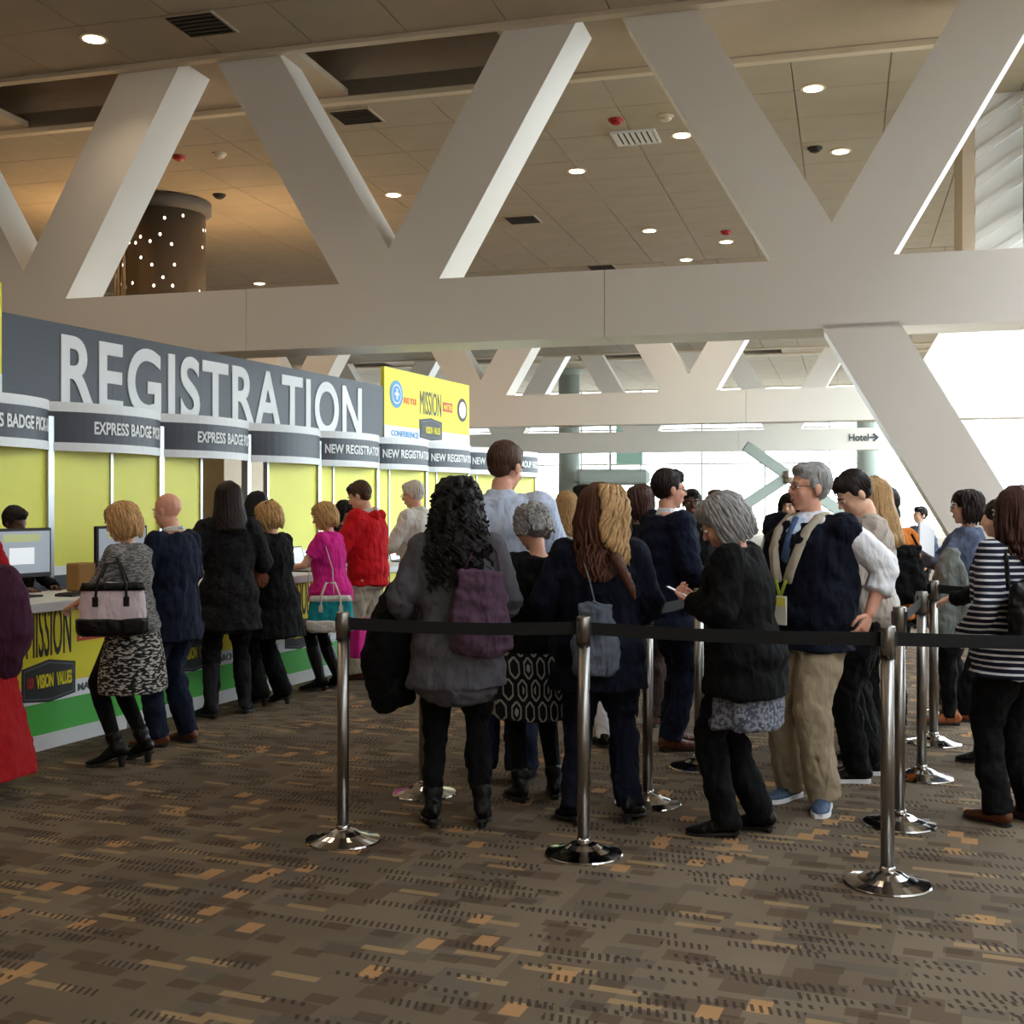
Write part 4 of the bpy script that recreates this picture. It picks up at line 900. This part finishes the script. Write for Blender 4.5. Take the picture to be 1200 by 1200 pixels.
# ---- at the counters, left to right
P = person('person at left edge in long red coat holding a dark garment', -42, 935, 575, 70, 'f', hair=('bob','hair_dark'), H=1.66, detail=0,
    top=dict(name='coat', mat='red_coat', hem=-.80, flare=.24, g=.03, sw=.01), bottom=dict(type='slim', mat='black'), shoes=dict(mat='leather_black', type='flat'), arms=((.20,.22,1.12), (-.15,.28,1.12)))
mb = MB(); mb.loft([(0,0,.22),(0,0,.1),(.02,0,-.1),(.03,0,-.3)], [(.08,.07),(.13,.10),(.14,.09),(.05,.04)], n=14)
W = Vector(((4-600)/F*6.15, 6.15, HC+(YH-722)/F*6.15)); o = skinned(mb.build('folded_jacket', 'plum', None, True), .014, 2, .03, .08); o.location = W; tag(o, 'dark folded jacket held over the arm in front of the red coat', 'jacket')
P = person('blonde woman in marled grey knit and skirt, ankle boots, at the leftmost monitor', 155, 896, 585, 72, 'f', hair=('bob','hair_blonde'), head=(14, 8), lean=5,
    top=dict(name='knit_top', mat='marl_top', hem=-.06, g=.016, sleeve='elbow'), bottom=dict(type='skirt', mat='marl_skirt', hem=.49, flare=.045, tights='black'),
    shoes=dict(name='ankle_boot', mat='leather_black', type='ankle_boot', heel=.06), stance=[(.10,-.02,-10),(-.09,.06,14)], arms=((.16,.36,1.05), (-.16,.34,1.06)), curls=(.7,.7))
bag(P, (-.27,-.06,.13), (.42,.17,.33), -62, 'white and black two tone shoulder bag carried by the blonde woman in marled knit', 'pink_bag', strap=[[(-.25,.06,.24),(-.215,.04,.42),(-.15,.0,.54),(-.20,-.08,.42),(-.26,-.17,.24)]], strap_m='leather_black', bottom_m='leather_black')
P = person('bald man in navy suit and brown shoes, back turned at the counter', 204, 872, 573, 68, 'm', skin='skin_pink', hair=('bald','hair_grey'), head=(10, 2), lean=3, bulk=1.0,
    top=dict(name='suit_jacket', mat='navy', hem=-.20, g=.022, flare=.08, collar=False, shirt=None), bottom=dict(type='trousers', mat='navy'), shoes=dict(mat='shoe_brown', type='shoe'),
    stance=[(.11,-.04,-16),(-.11,.05,16)], arms=((.20,.26,1.02), (-.20,.30,1.04)))
child_tube(P, 'collar', 'white_shirt', [[(-.055,.02,.555),(-.062,-.03,.565),(-.035,-.078,.567),(.035,-.078,.567),(.062,-.03,.565),(.055,.02,.555)]], .011)
child_tube(P, 'lanyard', 'badge_white', [[(-.065,.04,.53),(-.072,-.03,.552),(-.04,-.09,.552),(.04,-.09,.552),(.072,-.03,.552),(.065,.04,.53)]], .006)
P = person('woman in speckled black tunic dress and grey knee boots, long dark hair, back turned', 268, 838, 563, 22, 'f', skin='skin_pink', hair=('long','hair_dark',.10), head=(8, 0), bulk=1.0,
    top=dict(name='tunic_dress', mat='speckle_black', hem=-.28, g=.028, flare=.10, sleeve='elbow', sw=.02, tail=.05), bottom=dict(type='slim', mat='black'), shoes=dict(name='knee_boot', mat='charcoal', type='high_boot', heel=.02),
    stance=[(.13,.04,-20),(-.14,-.08,22)], arms=((.20,.30,1.05), (-.36,.05,.93)), curls=(.6,.45))
P = person('short haired blonde woman in long black coat with brown shoulder bag', 322, 826, 585, 66, 'f', skin='skin_pink', hair=('bob','hair_blonde'), head=(14, 8), lean=4, bulk=1.02,
    top=dict(name='coat', mat='black', hem=-.33, g=.026, flare=.22, sw=.008), bottom=dict(type='wide', mat='black'), shoes=dict(name='heeled_shoe', mat='leather_black', type='flat', heel=.05),
    stance=[(.09,-.03,-8),(-.09,.08,8)], arms=((.17,.30,1.10), (-.17,.32,1.10)))
bag(P, (-.25,.08,.23), (.32,.14,.30), -50, 'brown leather shoulder bag on the black coat woman', 'brown_leather', strap=[[(-.22,.12,.32),(-.20,.08,.46),(-.15,0,.545),(-.20,-.06,.46),(-.22,-.10,.32)]], tilt=-12)
child_tube(P, 'hair_clip', 'plastic_black', [[(.085,-.02,.80),(.0,-.03,.835),(-.085,-.02,.80)]], .006)
P = person('woman in magenta short sleeved top and teal skirt holding a badge', 388, 808, 586, 74, 'f', skin='skin_pink', hair=('bob','hair_blonde'), head=(16, 6), lean=4, bulk=1.05,
    top=dict(name='blouse', mat='magenta', hem=-.10, g=.020, flare=.18, sleeve='short'), bottom=dict(type='skirt', mat='teal', hem=.60, flare=.03, tights='black'), shoes=dict(name='knee_boot', mat='leather_black', type='high_boot', heel=.03),
    stance=[(.10,-.02,-6),(-.08,.07,8)], arms=((.10,.36,1.14), (-.14,.40,1.12)), curls=(.9,.9), acc=())
bag(P, (-.26,-.10,-.20), (.40,.15,.32), -64, 'teal and cream tote hanging at the hip of the magenta top', 'teal', strap=[[(-.24,.13,-.02),(-.21,.10,.25),(-.13,.02,.53),(-.18,-.06,.4),(-.22,-.13,.2),(-.25,-.14,-.02)]], strap_m='offwhite', bottom_m='offwhite')
mb = MB().bbox(-.12, .12, -.05, .05, -.2, .12, .01); o = mb.build('paper_bag', 'magenta'); o.location = P['M'] @ P['T']((.12,-.22,-.42)); o.rotation_euler.z = R(70); tag(o, 'magenta bag hanging behind the teal tote', 'bag')
P = person('man in red hooded jacket and khaki trousers reading at the counter', 432, 795, 560, 72, 'm', hair=('short','hair_brown'), head=(22, 6), lean=4, bulk=1.04,
    top=dict(name='jacket', mat='red_jacket', hem=-.10, g=.034, sw=.012), bottom=dict(type='baggy', mat='khaki_light'), shoes=dict(mat='shoe_brown', type='shoe'),
    stance=[(.11,-.05,-8),(-.10,.06,8)], arms=((.12,.34,1.20), (-.14,.34,1.20)), curls=(.8,.8))
q = MB(); q.loft([P['T']((-.12,-.05,.49)), P['T']((-.06,-.135,.50)), P['T']((.06,-.135,.50)), P['T']((.12,-.05,.49))], [(.03,.03),(.045,.055),(.045,.055),(.03,.03)], n=12)
skinned(q.build('hood', 'red_jacket', P['root'], True, P['s']), .012, 2, .015, .06)
child_tube(P, 'hood_lining', 'offwhite', [[(.09,.05,.50),(.085,-.03,.535),(.04,-.10,.55),(-.04,-.10,.55),(-.085,-.03,.535),(-.09,.05,.50)], [(.09,.05,.50),(.07,.12,.42),(.06,.165,.28)], [(-.09,.05,.50),(-.07,.12,.42),(-.06,.165,.28)]], .022)
P = person('white haired man in pale shirt and jeans at the counter', 490, 778, 561, 66, 'm', skin='skin_pink', hair=('short','hair_white'), head=(12, 8), lean=3, glasses=True, bulk=1.03,
    top=dict(name='shirt', mat='offwhite', hem=-.02, g=.022, collar=True), bottom=dict(type='trousers', mat='denim'), shoes=dict(mat='shoe_brown', type='shoe'), arms=((.16,.34,1.06), (-.18,.34,1.06)))
# staff behind the counter
def staff(px, hy, w_, lab, hr, sk, hgt, topm='black', face=-112):
    s_ = s_of(px, w_); p = B(s_, w_); return person(lab, 0, 0, 0, face, 'm' if 'man ' in lab[:12] else 'f', skin=sk, hair=(hr[0], hr[1]), top=dict(name='shirt', mat=topm, hem=-.05, g=.016), bottom=dict(type='trousers', mat='black'), shoes=dict(mat='leather_black', type='flat'), ground=p, H=hgt, detail=0, arms=((.16,.3,1.08), (-.16,.3,1.08)), head=(18,0))
staff(14, 590, 1.05, 'dark skinned counter clerk bending behind the leftmost monitor', ('short','hair_black'), 'skin_dark', 1.57)
staff(402, 590, .95, 'brown haired counter clerk behind the magenta top and red jacket', ('bob','hair_dark'), 'skin_tan', 1.62)
staff(299, 573, 1.0, 'dark haired clerk in black with white collar behind the counter opening', ('long','hair_black',.12), 'skin_light', 1.70, face=-60)
# ---- the queue, nearest first
P = person('woman with big black curly hair in grey tunic cardigan, back turned', 536, 968, 560, 4, 'f', skin='skin_tan', hair=('big_curly','hair_black'), head=(4, 0), bulk=1.06,
    top=dict(name='tunic_cardigan', mat='grey_cardigan', hem=-.21, g=.030, flare=.10, tail=.13, sw=.014), bottom=dict(type='slim', mat='black', cut=.85), shoes=dict(name='ankle_boot', mat='leather_black', type='ankle_boot', heel=.035),
    stance=[(.125,.0,-6),(-.125,.01,8)], arms=((.17,.22,1.02), (-.24,.20,1.00)), curls=(.7,.7))
bag(P, (.11,-.215,.17), (.30,.13,.42), 0, 'mauve satin backpack slung over the grey tunic cardigan', 'mauve', strap=[[(.02,-.22,.36),(.06,-.18,.45),(.10,-.07,.535)], [(.20,-.22,.36),(.19,-.15,.46),(.15,-.06,.52)]], strap_m='plum', kind='backpack', cat='backpack')
mb = MB(); mb.loft([(0,.02,.22),(-.02,0,.10),(-.05,0,-.12),(-.04,0,-.30),(-.10,0,-.36)], [(.07,.08),(.11,.11),(.14,.10),(.12,.08),(.05,.03)], n=14)
W = P['M'] @ P['T']((-.30,.14,.02)); o = skinned(mb.build('folded_coat', 'black', None, True), .014, 2, .04, .07); o.location = W; tag(o, 'black coat draped over left arm of the curly haired woman', 'coat')
P = person('tall man in pale blue shirt, back turned, head above the curly hair', 588, 915, 513, -8, 'm', skin='skin_pink', hair=('short','hair_brown'), head=(14, -28), bulk=1.08,
    top=dict(name='shirt', mat='light_shirt', hem=-.04, g=.026, collar=True, sw=.008, fold=.03), bottom=dict(type='baggy', mat='dark_denim'), shoes=dict(mat='leather_black', type='shoe'), stance=[(.10,.0,-10),(-.11,.02,10)], arms=((.16,.28,1.10), (-.18,.26,1.06)), curls=(.8,.8))
P = person('woman with short curly grey hair in black top and hexagon patterned skirt', 629, 938, 588, 16, 'f', skin='skin_pink', hair=('curly_short','hair_grey'), head=(22, 22), bulk=1.06,
    top=dict(name='top', mat='black', hem=-.10, g=.018, neck=.52), bottom=dict(type='skirt', mat='hex_skirt', hem=.50, flare=.055, tights='black'), shoes=dict(name='ankle_boot', mat='leather_black', type='ankle_boot', heel=.02),
    stance=[(.12,.03,-14),(-.10,.0,8)], arms=((.12,.30,1.10), (-.15,.30,1.10)), curls=(.8,.8))
P = person('woman with long auburn and blond hair in navy sweater with grey leather backpack', 702, 962, 570, -4, 'f', hair=('wavy','hair_auburn',.22), head=(6, -6), bulk=1.14, hscale=1.18,
    top=dict(name='sweater', mat='deep_navy', hem=-.22, g=.034, flare=.06, sw=.012), bottom=dict(type='trousers', mat='deep_navy'), shoes=dict(name='ankle_boot', mat='leather_black', type='ankle_boot', heel=.04),
    stance=[(.16,-.0,-20),(-.13,-.07,25)], arms=((.18,.24,1.04), (-.22,.22,1.04)), curls=(.6,.6))
q = MB(); rn = random.Random(5)
for i in range(26):
    t0 = rn.random(); ph = rn.random()*6; x = .035+.08*t0; am = rn.uniform(.010,.022); pts = []
    for k in range(11):
        z = .115-(.24+.1*t0)*k/10; sq = math.sqrt(max(.06, 1-((z-.03)/.11)**2)) if z > .03 else 1
        pts.append(P['h']((x*sq*1.02+am*math.sin(ph+k*1.1), -.02-math.sqrt(max(0, 1-(x/.125)**2))*.125*sq+.010*math.cos(ph+k), z)))
    q.loft(pts, [.011]*9+[.009,.006], n=6, round_=False)
q.build('blond_curls', 'hair_lightblonde', P['root'], True, P['s'])
q = MB(); q.loft([P['T']((.08,-.20,.48)), P['T']((.12,-.215,.40)), P['T']((.165,-.215,.31)), P['T']((.18,-.21,.26))], [.03,.028,.022,.008], n=10); skinned(q.build('loose_lock', 'hair_auburn', P['root'], True, P['s']), .008, 1, .012, .02)
bag(P, (-.02,-.27,.06), (.24,.12,.36), 0, 'grey leather bucket backpack on the navy sweater', 'grey_bag', strap=[[(-.02,-.26,.24),(-.05,-.225,.36),(-.10,-.09,.51)], [(-.05,-.28,.22),(-.03,-.30,.26),(.02,-.28,.23)]], strap_m='silver_bag', kind='backpack', cat='backpack')
P = person('person in white trousers mostly hidden behind the navy sweater', 722, 874, 600, 10, 'f', hair=('bob','hair_brown'), detail=0, top=dict(name='top', mat='charcoal', hem=-.1, g=.02), bottom=dict(type='slim', mat='white_trouser'), shoes=dict(mat='leather_black', type='flat'), H=1.56, arms=((.15,.28,1.08), (-.15,.28,1.08)))
P = person('woman in dark brown trousers behind, brown hair, left of the suit man', 750, 850, 567, -20, 'f', hair=('bob','hair_redbrown'), detail=0, top=dict(name='jacket', mat='charcoal', hem=-.18, g=.022), bottom=dict(type='wide', mat='brown_trouser'), shoes=dict(mat='shoe_brown', type='flat'), arms=((.15,.28,1.08), (-.15,.28,1.08)))
P = person('man in navy suit with glasses in right profile, brown shoes', 783, 876, 546, -72, 'm', skin='skin_pink', hair=('short','hair_dark'), head=(4, -4), bulk=1.10, glasses=True,
    top=dict(name='suit_jacket', mat='navy', hem=-.22, g=.026, flare=.06, shirt='white_shirt', sw=.006), bottom=dict(type='trousers', mat='navy'), shoes=dict(mat='shoe_brown', type='shoe'), stance=[(.10,-.03,-6),(-.10,.06,6)], arms=((.18,.22,1.02), (-.16,.26,1.04)), curls=(.7,.7))
P = person('woman with grey bob hair in black coat looking down at her phone', 874, 978, 573, 66, 'f', skin='skin_pink', hair=('bob','hair_grey'), head=(30, 8), lean=6, bulk=1.12, hscale=1.12,
    top=[dict(name='long_cardigan', mat='lace_grey', hem=-.36, g=.022, flare=.03, sleeve='none'), dict(name='coat', mat='black', hem=-.20, g=.034, flare=.10, sw=.012)], bottom=dict(type='trousers', mat='black'), shoes=dict(name='ankle_boot', mat='leather_black', type='ankle_boot', heel=.02),
    stance=[(.10,-.06,-14),(-.08,.08,8)], arms=((.03,.25,1.19), (-.10,.25,1.18)), curls=(.9,1.1), glasses=False,
    hands=[dict(d=(-.55,.75,.25), pn=(-.3,-.1,1), side=1), dict(d=(.45,.85,.2), pn=(.2,-.1,1), side=-1)])
child_tube(P, 'bag_strap', 'mauve', [[(.06,.12,.40),(.09,.07,.50),(.075,-.04,.545),(.03,-.13,.48)]], .012)
W = P['M'] @ (Vector(((P['wr'][0].x+P['wr'][1].x)/2-.01, P['wr'][0].y+.085, P['wr'][0].z+.030)))
o = empty('phone', W, R(66)); q = MB().bbox(-.035, .035, -.07, .07, -.004, .004, .002).build('case', 'plastic_black', o); q.rotation_euler = (R(25), 0, R(10))
q2 = MB().box(-.031, .031, -.062, .062, .004, .005).build('screen', 'screen_white', q); tag(o, 'black smartphone in the hands of the woman with grey bob hair', 'phone')
P = person('man with grey hair and glasses in navy vest, white shirt and khaki trousers', 949, 941, 538, 128, 'm', skin='skin_pink', hair=('short','hair_grey'), head=(0, -24), bulk=1.17, glasses=True, belly=.16,
    top=[dict(name='shirt', mat='white_shirt', hem=.02, g=.016, sleeve='roll', collar=True, sw=.004, fold=.03), dict(name='vest', mat='deep_navy', hem=-.13, g=.034, sleeve='none', neck=.50, shirt='light_shirt', tie='blue_tie')],
    bottom=dict(type='baggy', mat='khaki', fold=.03), shoes=dict(name='sneaker', mat='sneaker_blue', type='sneaker', sole='white_print'), stance=[(.13,-.02,4),(-.12,.04,30)], arms=((.22,.10,.96), (-.30,-.08,.98)), curls=(.7,.9), acc=('lanyard',))
child_tube(P, 'lapel', 'khaki_light', [[(q*.05,-.06,.555),(q*.090,.04,.545),(q*.088,.135,.475),(q*.078,.190,.38),(q*.048,.212,.28),(q*.030,.215,.22)] for q in (-1, 1)], .024, flat=(.030,.014))
P = person('young man with dark hair in beige sweater looking down, behind the vest man', 1012, 912, 543, 84, 'm', hair=('short','hair_dark'), head=(34, 14), bulk=1.0,
    top=dict(name='sweater', mat='beige_knit', hem=-.06, g=.026, sw=.008), bottom=dict(type='trousers', mat='black'), shoes=dict(name='sneaker', mat='leather_black', type='sneaker', sole='white_print'), stance=[(.10,-.05,0),(-.10,.05,0)], arms=((.14,.30,1.12), (-.16,.30,1.12)), curls=(.8,.8))
P = person('blond woman behind the young man in beige sweater', 1022, 888, 557, 70, 'f', hair=('long','hair_lightblonde',.16), head=(6,10), detail=0, top=dict(name='top', mat='offwhite', hem=-.1, g=.02), bottom=dict(type='trousers', mat='black'), shoes=dict(mat='leather_black', type='flat'), arms=((.15,.28,1.08), (-.15,.28,1.08)))
P = person('woman with dark head covering and orange top carrying a black backpack', 1038, 862, 568, 10, 'f', skin='skin_dark', hair=('bun_scarf','hair_dark'), head=(4,0), detail=0, top=dict(name='top', mat='orange', hem=-.1, g=.02), bottom=dict(type='trousers', mat='black'), shoes=dict(mat='leather_black', type='flat'), arms=((.15,.28,1.08), (-.15,.28,1.08)))
bag(P, (.04,-.22,.22), (.28,.15,.40), 0, 'black backpack on the woman in orange top', 'black', strap=[[(-.06,-.20,.40),(-.08,-.1,.51)], [(.14,-.20,.40),(.14,-.1,.49)]], kind='backpack', cat='backpack')
# right hand side
P = person('woman with dark wavy bob and glasses holding papers, left profile', 1133, 848, 572, 72, 'f', hair=('bob','hair_dark'), head=(2, 6), glasses=True, bulk=1.06,
    top=dict(name='jacket', mat='blue_jacket', hem=-.10, g=.028, sw=.006), bottom=dict(type='slim', mat='black'), shoes=dict(mat='shoe_tan', type='shoe'), stance=[(.09,.0,-4),(-.09,.12,4)], arms=((.08,.40,1.28), (-.10,.40,1.26)), curls=(.9,.9))
o = empty('papers', ((1086-600)/F*8.35, 8.35, HC+(YH-632)/F*8.35), R(30)); q = MB()
for k in range(4): q.box(-.08, .08, -.004+.004*k, -.002+.004*k, -.11, .11)
q = q.build('sheets', 'white_print', o); q.rotation_euler = (R(-18), R(24), 0); tag(o, 'sheaf of white papers held by the woman with wavy bob', 'papers')
mb = MB(); mb.loft([(.04,0,.30),(.02,0,.2),(0,0,0),(-.02,0,-.22),(-.01,0,-.34)], [(.05,.05),(.09,.07),(.12,.08),(.11,.07),(.07,.03)], n=14); mb.loft([(.06,-.05,.22),(.11,-.05,.0),(.10,-.04,-.26)], [(.04,.04),(.045,.04),(.035,.035)], n=10)
o = skinned(mb.build('grey_coat', 'grey_green', None, True), .014, 2, .045, .08); o.location = ((1109-600)/F*8.2, 8.2, HC+(YH-698)/F*8.2); tag(o, 'grey green coat hanging from the arm of the woman with wavy bob', 'coat')
P = person('dark haired woman in black, boots, left of the striped shirt', 1172, 893, 582, 60, 'f', hair=('wavy','hair_dark',.14), head=(6,10), detail=0, bulk=1.05, top=dict(name='jacket', mat='black', hem=-.15, g=.03), bottom=dict(type='slim', mat='charcoal'), shoes=dict(name='boot', mat='leather_black', type='boot', heel=.03), arms=((.15,.28,1.08), (-.15,.28,1.08)), stance=[(.10,0,-4),(-.09,.06,4)])
P = person('woman in navy and white striped shirt with black shoulder bag, right edge', 1190, 965, 570, 24, 'f', hair=('wavy','hair_redbrown',.12), head=(4,6), bulk=1.16, hscale=1.08,
    top=dict(name='striped_shirt', mat='breton', hem=-.14, g=.030, flare=.05, sw=.008), bottom=dict(type='trousers', mat='black'), shoes=dict(mat='shoe_brown', type='shoe'), stance=[(.11,0,-6),(-.10,.02,8)], arms=((.17,.26,1.06), (-.22,.13,.98)), curls=(.7,.7))
bag(P, (-.12,-.20,.20), (.30,.14,.30), 14, 'black leather shoulder bag over the striped shirt', 'leather_black', strap=[[(-.26,-.20,.32),(-.19,-.12,.46),(-.13,-.03,.54)], [(-.06,-.22,.32),(-.09,-.14,.46),(-.12,-.03,.54)]])
# farther back in the hall
far = [(662, 800, 574, 40, 'f', ('long','hair_lightblonde',.14), 'skin_light', 'offwhite', 'black', 'blond woman in cream top behind the grey curls, far queue'),
    (682, 790, 566, 70, 'm', ('short','hair_black'), 'skin_tan', 'black', 'black', 'dark haired man in black behind the auburn hair, far queue'),
    (811, 800, 571, 176, 'm', ('crop','hair_black'), 'skin_dark', 'black', 'black', 'dark skinned man in black suit and tie facing the camera'),
    (926, 805, 576, 150, 'f', ('bob','hair_dark'), 'skin_light', 'white_shirt', 'denim', 'woman in white blouse behind the vest man, far hall'),
    (752, 780, 566, 160, 'f', ('bob','hair_brown'), 'skin_light', 'charcoal', 'black', 'brown haired woman in charcoal behind the suit man, far hall'),
    (1078, 735, 592, 110, 'f', ('short','hair_dark'), 'skin_light', 'blue_jacket', 'black', 'person in blue top beyond the papers, far queue'),
    (838, 770, 572, 130, 'm', ('short','hair_brown'), 'skin_light', 'grey_cardigan', 'denim', 'man in grey behind the phone woman, far hall')]
for px, fy, hy, fc, sx, hr, sk, tp, bt, lb in far:
    suit = 'suit and tie' in lb
    person(lb, px, fy, hy, fc, sx, skin=sk, hair=hr, detail=1 if fc > 100 else 0, top=dict(name='jacket' if suit else 'top', mat=tp, hem=-.18 if suit else -.06, g=.022, shirt='white_shirt' if suit else None, tie='charcoal' if suit else None),
        bottom=dict(type='trousers', mat=bt), shoes=dict(mat='leather_black', type='flat'), arms=((.15,.28,1.06), (-.22,.05,.92)))
# ------------------------------------------------------------ queue barrier
HS = 1.065
def stanchion(px, by, label, belts=(), top=HS, dark=False):
    g_ = G(px, by); o = empty('stanchion', g_); m = 'steel_dark' if dark else 'brushed_steel'
    MB().lathe([(.172, 0), (.176, .004), (.172, .010), (.12, .022), (.085, .034), (.06, .050), (.035, .058)], n=40).build('base', 'chrome', o, False)
    MB().lathe([(.0275, .05), (.0275, top-.13)], n=24).build('pole', m, o, True)
    MB().lathe([(.031, .05), (.031, .075)], n=24).build('collar', 'chrome', o, True)
    MB().lathe([(.0325, top-.13), (.0325, top-.005), (.029, top)], n=24).build('belt_head', m, o, True)
    MB().lathe([(.0335, top-.128), (.0335, top-.122)], n=24).build('seam', 'plastic_black', o)
    MB().box(-.034, .034, -.02, .02, top-.085, top-.022).build('cassette', 'plastic_black', o)
    for t in belts:
        t = Vector(t) - g_; L = t.length; d = t.normalized(); a = math.atan2(d.y, d.x); mb = MB(); n = 8
        vs = []; fs = []
        for i in range(n+1):
            x = .034+(L-.068)*i/n; sg_ = -.012*math.sin(math.pi*i/n)
            for (yy, z) in ((-.0012, -.082), (.0012, -.082), (.0012, -.026), (-.0012, -.026)): vs.append((x, yy, top+z+sg_))
        for i in range(n):
            for k in range(4): fs.append((i*4+k, i*4+4+k, i*4+4+(k+1)%4, i*4+(k+1)%4))
        fs += [(3,2,1,0), (n*4, n*4+1, n*4+2, n*4+3)]; mb.add(vs, fs); b = mb.build('belt', 'belt_black', o); b.rotation_euler.z = a
    tag(o, label, 'stanchion', 'queue stanchions'); return g_
gA, gB, gC, gD, gE, gF, gG, gH, gI, gJ, gK = G(402,985), G(684,1001), G(1040,1036), G(759,942), G(819,899), G(1054,966), G(1080,911), G(1094,871), G(1104,837), G(497,930), G(907,827)
gR = G(1440, 1042); gRF = G(1400, 968); gRG = G(1330, 905)
stanchion(402, 985, 'chrome stanchion standing alone at the left end of the queue barrier', [gB])
stanchion(684, 1001, 'chrome stanchion in front of the auburn haired woman', [gC])
stanchion(1040, 1036, 'nearest chrome stanchion, in front of the khaki trousers', [gR])
stanchion(1440, 1042, 'stanchion past the right edge holding the near belt')
stanchion(497, 930, 'stanchion behind the curly haired woman, only its base showing', [])
stanchion(759, 942, 'stanchion between the navy sweater and the black coat, second row', [gE])
stanchion(819, 899, 'stanchion beside the brown shoes of the suit man')
stanchion(1054, 966, 'dark stanchion just behind the nearest one, right of khaki trousers', [gG])
stanchion(1080, 911, 'third stanchion from right group, behind the pair with dark pole', [])
stanchion(1094, 871, 'fourth stanchion receding at right, by brown shoes', [G(1220, 880)])
stanchion(1104, 837, 'farthest stanchion of the receding right group')
stanchion(907, 827, 'small far stanchion left of the khaki trousers', [])
bpy.context.view_layer.update()
bake_all()
print('TRIS', sum(len(m.polygons)*2 for _, m in BAKED))
